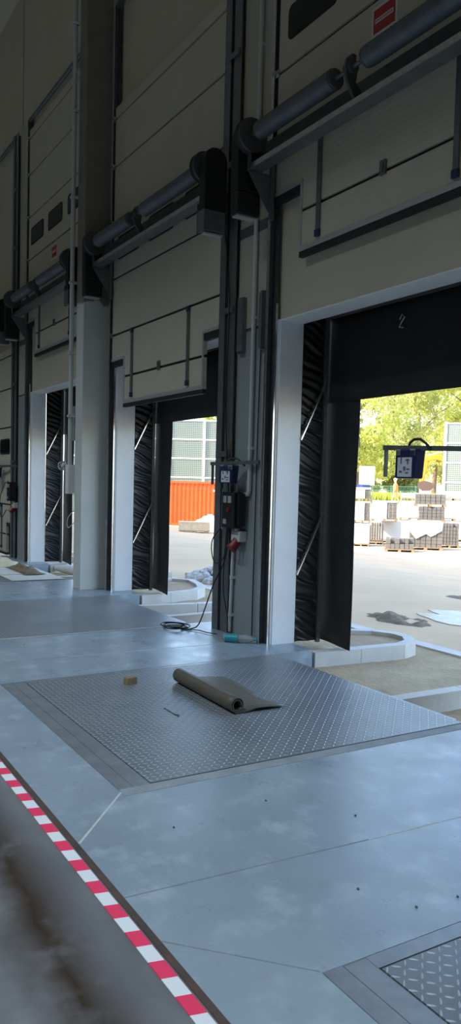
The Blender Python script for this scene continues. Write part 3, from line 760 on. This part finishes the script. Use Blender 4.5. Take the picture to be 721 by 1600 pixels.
kerb([(-6.04, 4.6), (-6.0, 5.15), (-5.97, 5.7), (-6.06, 5.92), (-6.24, 6.05), (-6.45, 6.06), (-6.68, 5.93), (-6.85, 5.65), (-6.92, 4.62)], 'rounded concrete kerb outside the nearest opening, left of the lamp')
kerb([(-10.10, 4.6), (-10.18, 5.1), (-10.32, 5.6), (-10.55, 5.85), (-10.9, 6.0), (-11.4, 6.12), (-11.68, 5.9), (-11.7, 4.62)], 'rounded concrete kerb beyond the half lowered door')
kerb([(-14.2, 4.6), (-14.3, 5.1), (-14.5, 5.6), (-14.9, 5.9), (-15.4, 5.9), (-15.7, 5.5), (-15.7, 4.62)], 'rounded concrete kerb outside the farthest open bay')
kerb([(-4.43, 4.12), (-4.42, 4.9), (-4.40, 6.3)], 'straight concrete kerb near the edge of the checker plate with the mat')
kerb([(-8.40, 4.12), (-8.43, 4.9), (-8.45, 6.3)], 'straight concrete kerb right behind the cable coil')
kerb([(-9.26, 4.12), (-9.15, 5.0), (-9.05, 6.3)], 'straight concrete kerb beyond the bare leveller, in the middle of the sand')
kerb([(-12.5, 4.12), (-12.5, 5.0), (-12.5, 6.3)], 'straight concrete kerb of the farthest open bay')
q = MB()
for i in range(50): q.box(-50+i*1.2+.004, -50+(i+1)*1.2-.004, -.09, .09, -.3, -.165)
tag(obj('kerb_strip', q, 'concrete_kerb', None, loc=(0, 6.40, 0)), 'flush concrete edging between the sand and the yard', 'kerb')
for kp in ([(-6.04, 4.6), (-5.97, 5.7), (-6.06, 5.92), (-6.24, 6.05), (-6.45, 6.06), (-6.68, 5.93), (-6.85, 5.65), (-6.92, 4.6)],
           [(-10.10, 4.6), (-10.18, 5.1), (-10.32, 5.6), (-10.55, 5.85), (-10.9, 6.0), (-11.4, 6.12), (-11.68, 5.9), (-11.7, 4.6)]):
    q = MB(); q.prism(kp, 2, -.2, -.075); tag(obj('ground', q, 'sand'), 'sand filling inside a kerb loop', None, None, 'structure')
# mud and puddle
from mathutils import noise as MN
def mound(name, cx, cy, rx, ry, h, base, label, m='mud', n_=46, sc=3.0):
    q = MB()
    def fn(u, v):
        x = cx+rx*(2*u-1); y = cy+ry*(2*v-1); e = sqrt((2*u-1)**2+(2*v-1)**2)
        k = MN.fractal(Vector((x*sc, y*sc, 1.7)), .9, 2.1, 5)
        f_ = max(0, 1-e*e) * (.55+.75*k) - .10
        return (x, y, base(x, y)-.03+h*f_ if e < 1 else base(x, y)-.06)
    q.grid(fn, n_, n_)
    return tag(obj(name, q, m, None, True), label, name.split('_')[0], None, 'stuff')
mound('mud_heap', -7.75, 7.30, .75, .42, .13, lambda x, y: -.18, 'low heap of wet mud in the yard outside the nearest opening')
mound('mud_ridge', -7.9, 10.2, 1.9, .9, .20, gz, 'long ridge of mud farther out in the yard', sc=1.6)
mound('dirt_heap', -13.05, 3.80, .62, .17, .10, lambda x, y: .085, 'small dark heap of dirt on the pale board', sc=5)
q = MB(); pl = []
for i in range(28):
    a = 2*pi*i/28; r_ = 1+.25*sin(3*a+1)+.12*sin(7*a); pl.append((-7.15+1.0*r_*cos(a), 8.2+.42*r_*sin(a)))
q.prism(pl, 2, -.19, -.168)
tag(obj('puddle', q, 'puddle'), 'pale drying puddle in the yard outside the nearest opening', 'puddle')
# gravel heap and rubble
q = MB(); rd = random.Random(12)
for i in range(190):
    a = rd.uniform(0, 6.28); r_ = rd.random()**.6; q.blob((-12.15+.75*r_*cos(a), 7.0+.42*r_*sin(a), -.17+.20*(1-r_)), rd.uniform(.04, .085), i, 6, 4)
tag(obj('gravel_heap', q, 'stone'), 'heap of light grey rubble stones beyond the half lowered door', 'gravel', None, 'stuff')

# helper: camera-free polar placement from the dock (bearing in degrees from -x towards +y)
def polar(ang, d): return (-d*cos(radians(ang)), d*sin(radians(ang)))
def bearing(u): return 30.79 + math.degrees(math.atan((u-355.)/1220.))
def at(u, D):
    """ground point seen along picture column u at depth D"""
    b_ = bearing(u); r_ = D/cos(radians(b_-30.79)); return polar(b_, r_)

# shipping container
cx_, cy_ = -40.9, 23.0
fz = math.atan2(.858, .513)
t = thing('shipping_container', (cx_, cy_, -1.0), 'orange shipping container across the yard behind the wooden crate', 'container', None, radians(60))
q = MB(); Lc, Wc, Hc = 6.06, 2.44, 2.6
pts = []; nx_ = 24
for i in range(nx_):
    x0 = -Lc/2+.12+(Lc-.24)*i/nx_; wd = (Lc-.24)/nx_
    pts += [(x0, 0), (x0+wd*.35, 0), (x0+wd*.5, .05), (x0+wd*.85, .05)]
pts.append((Lc/2-.12, 0))
top = [(p[0], p[1]) for p in pts]
vs = [(p[0], -Wc/2+.03+p[1], .15) for p in top]+[(p[0], -Wc/2+.03+p[1], Hc-.12) for p in top]; nn = len(top)
q.add(vs, [(i, i+1, nn+i+1, nn+i) for i in range(nn-1)])
vs = [(p[0], Wc/2-.03-p[1], .15) for p in top]+[(p[0], Wc/2-.03-p[1], Hc-.12) for p in top]
q.add(vs, [(i, i+1, nn+i+1, nn+i) for i in range(nn-1)])
q.box(-Lc/2+.03, -Lc/2+.06, -Wc/2+.1, Wc/2-.1, .1, Hc-.1); q.box(Lc/2-.06, Lc/2-.03, -Wc/2+.1, Wc/2-.1, .1, Hc-.1); q.box(-Lc/2+.05, Lc/2-.05, -Wc/2+.05, Wc/2-.05, Hc-.06, Hc-.03)
obj('corrugated_wall', q, 'container_orange', t)
q = MB()
for x in (-Lc/2, Lc/2-.14):
    for y in (-Wc/2, Wc/2-.14): q.box(x, x+.14, y, y+.14, 0, Hc)
for y in (-Wc/2, Wc/2-.1): q.box(-Lc/2, Lc/2, y, y+.1, Hc-.12, Hc); q.box(-Lc/2, Lc/2, y, y+.1, .0, .16)
for x in (-Lc/2, Lc/2-.1): q.box(x, x+.1, -Wc/2, Wc/2, Hc-.12, Hc); q.box(x, x+.1, -Wc/2, Wc/2, 0, .16)
obj('frame', q, 'container_orange', t)
q = MB(); rd = random.Random(4)
for i in range(11):
    q.box(.30+i*.075, .30+i*.075+.05, -Wc/2+.018, -Wc/2+.028, 2.02, 2.14)
for i in range(5): q.box(.58+i*.075, .58+i*.075+.05, -Wc/2+.018, -Wc/2+.028, 1.86, 1.95)
q.box(.74, .86, -Wc/2+.018, -Wc/2+.028, 1.62, 1.78)
tag(obj('code_lettering', q, 'sign_white', t), 'small white code lettering')
# wooden crate and white rubble
x_, y_ = at(304, 39.5)
t = thing('wooden_crate', (x_, y_, -1.0), 'low pale wooden crate on a pallet in front of the orange container', 'crate', None, radians(60))
q = MB(); q.box(-.78, .78, -.4, .4, .14, .54); obj('crate_body', q, 'crate_wood', t)
q = MB()
for xx in (-.76, -.26, .26, .70): q.box(xx, xx+.08, -.425, -.4, .14, .56); 
q.box(-.8, .8, -.42, .42, .54, .57); obj('batten', q, 'crate_wood', t)
q = MB()
for xx in (-.7, -.1, .5): q.box(xx, xx+.2, -.4, .4, 0, .1)
q.box(-.78, .78, -.4, .4, .10, .14); obj('pallet_base', q, 'pallet_wood', t)
x_, y_ = at(327, 42.5)
q = MB(); rd = random.Random(15)
for i in range(130):
    a = rd.uniform(0, 6.28); r_ = rd.random()**.55; q.blob((1.35*r_*cos(a), .7*r_*sin(a), .10+.62*(1-r_)), rd.uniform(.10, .2), i, 6, 5)
tag(obj('rubble_pile', q, 'white_stone', None, loc=(x_, y_, -1.0)), 'pile of white rubble between the crate and the container', 'rubble', None, 'stuff')

# ------------------------------------------------------------------ noise barriers
def barrier(p0, direction, length, height, label, post=2.6, row=1.4, base=-1.0):
    rz = math.atan2(direction[1], direction[0])
    t = thing('noise_barrier', (p0[0], p0[1], base), label, 'noise barrier', None, rz)
    nb = int(length/post)
    for i in range(nb+1):
        q = MB(); q.box(i*post-.09, i*post+.09, -.1, .1, 0, height+.05); obj('post', q, 'barrier_white', t)
    for i in range(nb):
        q = MB(); q.box(i*post+.09, (i+1)*post-.09, -.03, .03, .1, height-.04); obj('panel', q, 'grid', t)
    q = MB(); z = height
    while z > .2:
        q = MB()
        q.box(.09, nb*post-.09, -.06, .06, z-.10, z)
        z -= row
        obj('rail', q, 'barrier_white', t)
    return t
x_, y_ = at(316, 58); dv = Vector((.515, .857))
barrier((x_-dv.x*10.4, y_-dv.y*10.4), dv, 15.6, 7.15, 'white framed green grid noise barrier behind the orange container')
x_, y_ = at(691, 56)
barrier((x_, y_), (.69, .72), 10.4, 7.25, 'white framed green grid noise barrier right of the digger')

# ------------------------------------------------------------------ pallets of paving stones
def pallet(t, w):
    q = MB()
    for xx in (-.58*w, -.06*w, .46*w): q.box(xx, xx+.12*w, -.5, .5, 0, .09)
    for yy in (-.5, -.27, -.05, .18, .40): q.box(-.6*w, .6*w, yy, yy+.1, .09, .115)
    return obj('pallet', q, 'pallet_wood', t)
def paver_stack(u, D, zb, label, wrap=None, h=.85, w=1.0, rz=None, miss=0, seed=0):
    x_, y_ = at(u, D)
    t = thing('paving_stone_pallet', (x_, y_, zb), label, 'pallet of stones', 'pallets of paving stones', radians(50 if rz is None else rz))
    pallet(t, w)
    rd = random.Random(seed); q = MB(); nx, ny_, nz = 6, 5, max(2, int(h/.14)); dx = w*1.1/nx; dy = .95/ny_; dz = h/nz
    for i in range(nx):
        for j in range(ny_):
            for k in range(nz):
                if k == nz-1 and rd.random() < miss: continue
                x0 = -w*1.1/2+i*dx; y0 = -.475+j*dy
                q.box(x0+.008, x0+dx-.012, y0+.006, y0+dy-.008, .116+k*dz, .116+(k+1)*dz-.010)
    obj('stone_blocks', q, 'paver', t)
    if wrap:
        X = w*1.1/2+.012; z1 = .116+h+.01; q = MB()
        if wrap == 'cap': q.box(-X, X, -.49, .49, z1-.06, z1+.01); q.box(-X-.004, -X+.01, -.49, .49, .12, z1); q.box(-X, .1, -.50, -.488, .12, z1)
        elif wrap == 'full': q.box(-X, X, -.495, .495, .12, z1+.01)
        elif wrap == 'torn':
            q.box(-X, X, -.49, .49, z1-.03, z1+.01)
            q.prism([(-X, z1), (X, z1), (X*.95, z1-.35), (X*.3, z1-.62), (.0, z1-.5), (-X*.6, z1-.72), (-X, z1-.4)], 1, -.505, -.49)
        wo = obj('plastic_wrap', q, 'white_wrap', t, bevel=.015)
    return t
rows = [
    (626, 31.5, -1.0, 'low broken pallet of grey stones at the front, below the lamp', None, .42, 1.0, .5),
    (666, 32.8, -1.0, 'stone pallet under torn white plastic in the front row', 'torn', 1.05, 1.2, 0),
    (703, 34.4, -1.0, 'bare beige stone pallet at the right end of the front row', None, .95, .7, .4),
    (566, 34.0, -1.0, 'white wrapped stone pallet at the bottom beside the black curtain', 'full', .85, .6, 0),
    (589, 35.4, -1.0, 'half used grey stone pallet second from the black curtain at the bottom', None, .85, .6, .5),
    (612, 36.8, -1.0, 'white wrapped stone pallet behind the low broken pallet', 'full', .85, .8, 0),
    (641, 38.2, -1.0, 'lowest white wrapped pallet behind the torn plastic', 'full', .85, .9, 0),
    (676, 36.4, -1.0, 'grey stone pallet at ground level right behind the torn plastic', None, .85, 1.05, 0),
    (709, 38.4, -1.0, 'lowest white wrapped pallet in front of the noise barrier', 'full', .85, 1.0, 0),
    (566, 34.0, .0, 'capped stone pallet in the middle tier beside the black curtain', 'cap', .80, .6, 0),
    (601, 36.1, .0, 'capped stone pallet with a grey open end in the middle tier', 'cap', .80, 1.0, 0),
    (641, 38.2, .0, 'white wrapped pallet in the middle tier behind the lamp', 'full', .80, .9, 0),
    (674, 36.4, .0, 'grey stone pallet in the middle tier showing above the torn plastic', None, .60, 1.05, .3),
    (709, 38.4, .0, 'white wrapped pallet in the middle tier before the noise barrier', 'full', .85, 1.0, 0),
    (566, 34.0, .94, 'topmost stone pallet beside the black curtain, carrying a blue tray', 'cap', .45, .6, 0),
    (671, 36.4, .72, 'topmost grey stone pallet in full view above the torn plastic', None, .46, 1.25, 0),
    (709, 38.4, .99, 'topmost white wrapped pallet before the noise barrier', 'full', .30, 1.0, 0),
    (641, 38.2, .94, 'low white wrapped pallet on top in the middle of the pile', 'full', .22, .8, 0),
]
for i, (u, D, zb, lb, wr_, h_, w_, ms) in enumerate(rows):
    paver_stack(u, D, zb, lb, wr_, h_, w_, 48, ms, i)
x_, y_ = at(566, 34.0); q = MB(); q.box(-.2, .2, -.18, .18, 0, .03)
for a in ((-.2, -.18, -.18, .18), (.18, .2, -.18, .18)): q.box(a[0], a[1], a[2], a[3], .03, .13)
q.box(-.2, .2, -.2, -.18, 0, .13); q.box(-.2, .2, .18, .2, 0, .13)
tag(obj('blue_tray', q, 'blue_plastic', None, loc=(x_, y_, .94+.116+.47)), 'blue plastic tray on the topmost pallet beside the black curtain', 'tray')
# white board on posts
x_, y_ = at(571, 44)
t = thing('white_board', (x_, y_, gz(x_, y_)), 'blank white board on two posts beside the black curtain', 'board', None, radians(48))
q = MB(); q.box(-.43, .43, -.02, .02, 2.3, 3.35); obj('panel', q, 'barrier_white', t)
for xx in (-.35, .35): q = MB(); q.box(xx-.03, xx+.03, .02, .08, -.1, 3.3); obj('post', q, 'galv', t)
# fence, grass, trees
x_, y_ = at(572, 66); zb = gz(x_, y_)
t = thing('mesh_fence', (x_, y_, zb), 'low teal mesh fence in front of the trees', 'fence', None, math.atan2(.70, .71))
for i in range(3): q = MB(); q.box(i*2.0-.04, i*2.0+.04, -.04, .04, 0, 1.35); obj('post', q, 'fence_teal', t)
q = MB()
for i in range(27): q.box(i*.15-.012, i*.15+.012, -.01, .01, .05, 1.3)
for zz in (.1, .5, .9, 1.28): q.box(0, 4, -.015, .015, zz-.02, zz+.02)
obj('mesh_panel', q, 'fence_teal', t)
q = MB(); rd = random.Random(21)
for i in range(3800):
    u = rd.uniform(545, 683); D = rd.uniform(57, 60.5); x_, y_ = at(u, D); z = gz(x_, y_)-.05; h_ = rd.uniform(.45, .95); a = rd.uniform(0, 6.28); w_ = .09
    dx, dy = w_*cos(a), w_*sin(a); lx, ly = rd.uniform(-.2, .2), rd.uniform(-.2, .2)
    q.add([(x_-dx, y_-dy, z), (x_+dx, y_+dy, z), (x_+lx, y_+ly, z+h_)], [(0, 1, 2)])
tag(obj('tall_grass', q, 'leaf_grass'), 'bright strip of tall grass in front of the trees', 'grass', None, 'stuff')

def foliage_mesh(h, r, nl, seed, size, droop=False):
    rd = random.Random(seed); q = MB(); cl = []
    for i in range(34):
        t_ = rd.random(); a = rd.uniform(0, 6.28); zc = h*(.18+.78*t_); rr = r*(1-.75*abs(t_-.4)**1.3)*rd.random()**.5
        cl.append((rr*cos(a), rr*sin(a), zc, r*rd.uniform(.22, .42)))
    for i in range(nl):
        cx, cy, cz, cr = rd.choice(cl)
        d = Vector((rd.gauss(0, 1), rd.gauss(0, 1), rd.gauss(0, 1))); d.normalize(); rr = cr*rd.random()**.33
        p = Vector((cx, cy, cz)) + d*rr
        if droop: p.z -= .5*rr*rd.random()
        s = size*rd.uniform(.6, 1.3); nx = Vector((rd.gauss(0, 1), rd.gauss(0, 1), rd.gauss(0, .8))).normalized()
        a1 = nx.orthogonal().normalized(); a2 = nx.cross(a1)
        ph = rd.uniform(0, 6.28); e1 = a1*cos(ph)+a2*sin(ph); e2 = nx.cross(e1)
        q.add([p-e1*s, p-e2*s*.5, p+e1*s, p+e2*s*.5], [(0, 1, 2, 3)])
    return q
def trunk_mesh(h, seed):
    rd = random.Random(seed); q = MB()
    q.tube([(0, 0, -.3), (.1, .05, h*.25), (-.05, .1, h*.5), (.05, 0, h*.85)], [h*.022, h*.017, h*.011, h*.003], 9)
    for i in range(9):
        z0 = h*rd.uniform(.2, .7); a = rd.uniform(0, 6.28); l = h*rd.uniform(.12, .25)
        q.tube([(0, 0, z0), (l*.5*cos(a), l*.5*sin(a), z0+l*.45), (l*cos(a), l*sin(a), z0+l*.7)], [h*.007, h*.005, h*.002], 6)
    return q
def tree(u, D, h, r, label, mkey, seed, nl=9000, size=.2, droop=False):
    x_, y_ = at(u, D)
    t = thing('broadleaf_tree', (x_, y_, gz(x_, y_)-.1), label, 'tree', 'trees beyond the yard')
    obj('trunk', trunk_mesh(h, seed), 'bark', t, True); fo = obj('foliage', foliage_mesh(h, r, nl, seed, size, droop), mkey, t)
    return t
tree(553, 68, 15.5, 4.4, 'bright yellow green tree right beside the black curtain', 'leaf_yellow', 1, 12000)
tree(607, 80, 19.5, 5.0, 'tall olive tree above the white board and lamp', 'leaf_olive', 2, 14000, .2, True)
tree(647, 93, 21.5, 5.4, 'tall yellow green tree above the lamp head', 'leaf_yellow', 3, 14000, .22, True)
tree(676, 107, 15.5, 5.2, 'lower olive tree in front of the bright sky gap', 'leaf_olive', 4, 9000, .24)
tree(732, 84, 13.5, 3.8, 'yellow green tree rising behind the right noise barrier', 'leaf_yellow', 5, 8000)
tree(583, 73, 6.0, 1.9, 'low yellow green bush tree above the teal fence', 'leaf_yellow', 6, 6000, .16)
tree(632, 72.5, 5.4, 1.6, 'low olive bush tree behind the digger arm', 'leaf_olive', 7, 6000, .16)
tree(336, 84, 11.3, 4.5, 'yellow tree tops showing over the far noise barrier', 'leaf_yellow', 8, 8000)

# ------------------------------------------------------------------ digger behind the grass
x_, y_ = at(703, 61)
t = thing('digger', (x_, y_, gz(*at(690, 61))), 'yellow orange digger reaching down with its arm and bucket', 'digger', None, math.atan2(.70, .71))
# local x runs to the picture's right, y away from the dock
q = MB(); q.prism([(-.3, 2.72), (-.9, 2.86), (-1.42, 2.66), (-1.42, 2.42), (-.9, 2.56), (-.4, 2.40), (.45, 1.15), (.65, 1.25)], 1, -.15, .15); obj('boom', q, 'digger_yellow', t, bevel=.02)
q = MB(); q.prism([(-1.55, 2.72), (-1.24, 2.62), (-1.56, 1.28), (-1.74, 1.16), (-1.80, 1.32)], 1, -.12, .12); obj('stick', q, 'digger_yellow', t, bevel=.02)
q = MB(); q.tube([(-.6, 0, 2.95), (-1.45, 0, 2.78)], .05, 8); obj('hydraulic_ram', q, 'galv', t)
q = MB(); q.prism([(-1.85, 1.22), (-1.5, 1.32), (-1.1, 1.22), (-.93, .98), (-1.15, .74), (-1.6, .72), (-1.9, .95)], 1, -.34, .34)
for i in range(4): q.prism([(-1.9, .97), (-2.03, .82), (-1.84, .88)], 1, -.32+i*.18, -.24+i*.18)
obj('bucket', q, 'bucket_steel', t)
q = MB(); q.box(.2, 2.2, -.9, .9, .85, 1.75); q.box(1.6, 2.4, -.9, .9, .9, 1.6); bd = obj('body', q, 'digger_yellow', t, bevel=.08)
q = MB(); q.prism([(.3, 1.75), (.35, 2.7), (1.2, 2.75), (1.3, 1.75)], 1, -.85, .1); obj('cab', q, 'window_dark', t, bevel=.04)
for y0 in (-1.0, .6):
    q = MB(); q.prism([(-.2, .35), (-.1, .05), (.2, -.1), (2.0, -.1), (2.35, .05), (2.45, .35), (2.3, .6), (0, .6)], 1, y0, y0+.4); obj('track', q, 'black_rubber', t, bevel=.05)

t.scale = (1.35, 1.35, 1.35)

# ------------------------------------------------------------------ worker in the distance
def skin_person(loc, rz, label):
    t = thing('person', loc, label, 'person', None, rz)
    V = [(0, 0, .92), (0, 0, 1.12), (0, .02, 1.38), (0, .03, 1.50), (0, .04, 1.60), (0, .05, 1.70),          # pelvis .. head
         (-.10, 0, .88), (-.14, .16, .48), (-.15, .22, .08), (-.15, .10, .03),                               # left leg forward
         (.10, 0, .88), (.13, -.10, .50), (.14, -.26, .10), (.14, -.36, .06),
         (-.19, .02, 1.40), (-.27, -.06, 1.13), (-.26, .08, .90), (-.25, .12, .82),
         (.19, .02, 1.40), (.27, .06, 1.13), (.25, .20, .93), (.24, .25, .87)]
    E_ = [(0, 1), (1, 2), (2, 3), (3, 4), (4, 5), (0, 6), (6, 7), (7, 8), (8, 9), (0, 10), (10, 11), (11, 12), (12, 13), (2, 14), (14, 15), (15, 16), (16, 17), (2, 18), (18, 19), (19, 20), (20, 21)]
    R_ = [.14, .13, .15, .06, .085, .10, .10, .075, .05, .045, .10, .075, .05, .045, .07, .05, .04, .035, .07, .05, .04, .035]
    me = bpy.data.meshes.new('body'); me.from_pydata(V, E_, []); o = bpy.data.objects.new('body', me); COL.objects.link(o); o.parent = t
    sk = o.modifiers.new('skin', 'SKIN'); 
    if not me.skin_vertices: me.attributes.new('skin', 'FLOAT', 'POINT')
    sd = me.skin_vertices[0].data if me.skin_vertices else None
    if sd:
        for i, r_ in enumerate(R_): sd[i].radius = (r_, r_)
        sd[0].use_root = True
    o.modifiers.new('sub', 'SUBSURF').levels = 2
    me.materials.append(MATS['trousers'])
    q = MB(); 
    def vest(u, v):
        a = u*2*pi; z = .90+.60*v; k = .19 if v < .75 else .19-.09*(v-.75)/.25
        return (1.12*k*cos(a), .02*v*1.5+k*.92*sin(a), z)
    q.grid(vest, 20, 10); tag(obj('jacket', q, 'hi_vis', t, True), 'orange hi-vis jacket')
    q = MB(); q.blob((0, .05, 1.78), (.12, .14, .09), 2, 14, 8, 0); obj('helmet', q, 'helmet', t, True)
    q = MB(); q.blob((0, .06, 1.67), (.085, .10, .115), 2, 14, 10, 0); hd = obj('head', q, 'skin', t, True)
    return t
try:
    x_, y_ = at(617, 54.5)
    pm = bpy.data.meshes.new('tmp')
    skin_person((x_, y_, gz(x_, y_)-.02), radians(120), 'person in an orange hi-vis jacket walking on the bank by the trees')
except Exception as e:
    print('person', e)

# ------------------------------------------------------------------ light
world = bpy.data.worlds.new('sky'); SC.world = world; world.use_nodes = True
nt = world.node_tree; bg = nt.nodes['Background']
sky = nt.nodes.new('ShaderNodeTexSky'); sky.sky_type = 'NISHITA'; sky.sun_disc = False
SD = Vector((.35, 1.0, -.80)).normalized()
sky.sun_elevation = math.asin(-SD.z); sky.sun_rotation = math.atan2(-SD.x, -SD.y)
sky.air_density = 1.0; sky.dust_density = 1.5; sky.ozone_density = 1.0
nt.links.new(sky.outputs[0], bg.inputs[0]); bg.inputs[1].default_value = .30
sl = bpy.data.lights.new('sun', 'SUN'); sl.energy = 4.0; sl.angle = radians(.6); sl.color = (1, .93, .82)
so = bpy.data.objects.new('sun', sl); COL.objects.link(so); so.rotation_euler = SD.to_track_quat('-Z', 'Y').to_euler(); so.location = (-30, -30, 40)

# added ceiling lamps, out of view, brightening the hall floor and walls
lampcol = (.74, .89, 1.0)
first = None
for i, x in enumerate((-30, -24, -18, -12, -6, 0, 6)):
    for j_, y in enumerate((-3.0,)):
        t = thing('added_fill_lamp', (x, y, 9.9), 'unseen fill lamp added below the hall ceiling', 'lamp', 'added fill lamps of the hall')
        q = MB(); q.box(-.6, .6, -.2, .2, .03, .12); obj('housing', q, 'cabinet_grey', t, bevel=.01)
        q = MB(); q.tube([(-.4, 0, .12), (-.4, 0, .9)], .01, 6); q.tube([(.4, 0, .12), (.4, 0, .9)], .01, 6); obj('hanger', q, 'galv', t)
        al = bpy.data.lights.new('added_fill_light', 'AREA'); al.shape = 'RECTANGLE'; al.size = 1.1; al.size_y = .36; al.energy = 80; al.color = lampcol; al.spread = radians(107)
        lo = bpy.data.objects.new('added_fill_light', al); COL.objects.link(lo); lo.parent = t; lo.location = (0, 0, .02)
# ------------------------------------------------------------------ camera
f_, yaw, pit, rol, cx, cy = 1219.94, .5374, -.0597, .0256, 355.02, 826.56
fw = Vector((-cos(yaw)*cos(pit), sin(yaw)*cos(pit), sin(pit))); r = fw.cross(Vector((0, 0, 1))).normalized(); u = r.cross(fw)
r2 = r*cos(rol)+u*sin(rol); u2 = u*cos(rol)-r*sin(rol)
cd = bpy.data.cameras.new('camera'); cam = bpy.data.objects.new('camera', cd); COL.objects.link(cam)
cd.sensor_fit = 'VERTICAL'; cd.sensor_height = 32; cd.lens = f_/1600*32; cd.clip_end = 1000; cd.clip_start = .05
cd.shift_x = (360.5-cx)/1600; cd.shift_y = (cy-800)/1600
cam.matrix_world = Matrix(((r2.x, u2.x, -fw.x, 0), (r2.y, u2.y, -fw.y, 0), (r2.z, u2.z, -fw.z, 1.6), (0, 0, 0, 1)))
SC.camera = cam

SC.view_settings.view_transform = 'Standard'; SC.view_settings.look = 'None'; SC.view_settings.gamma = 1
SC.view_settings.use_curve_mapping = False; SC.view_settings.exposure = 1.6
SC.cycles.use_denoising = True; SC.cycles.max_bounces = 10; SC.cycles.diffuse_bounces = 7; SC.cycles.glossy_bounces = 4
SC.cycles.sample_clamp_indirect = 8.0
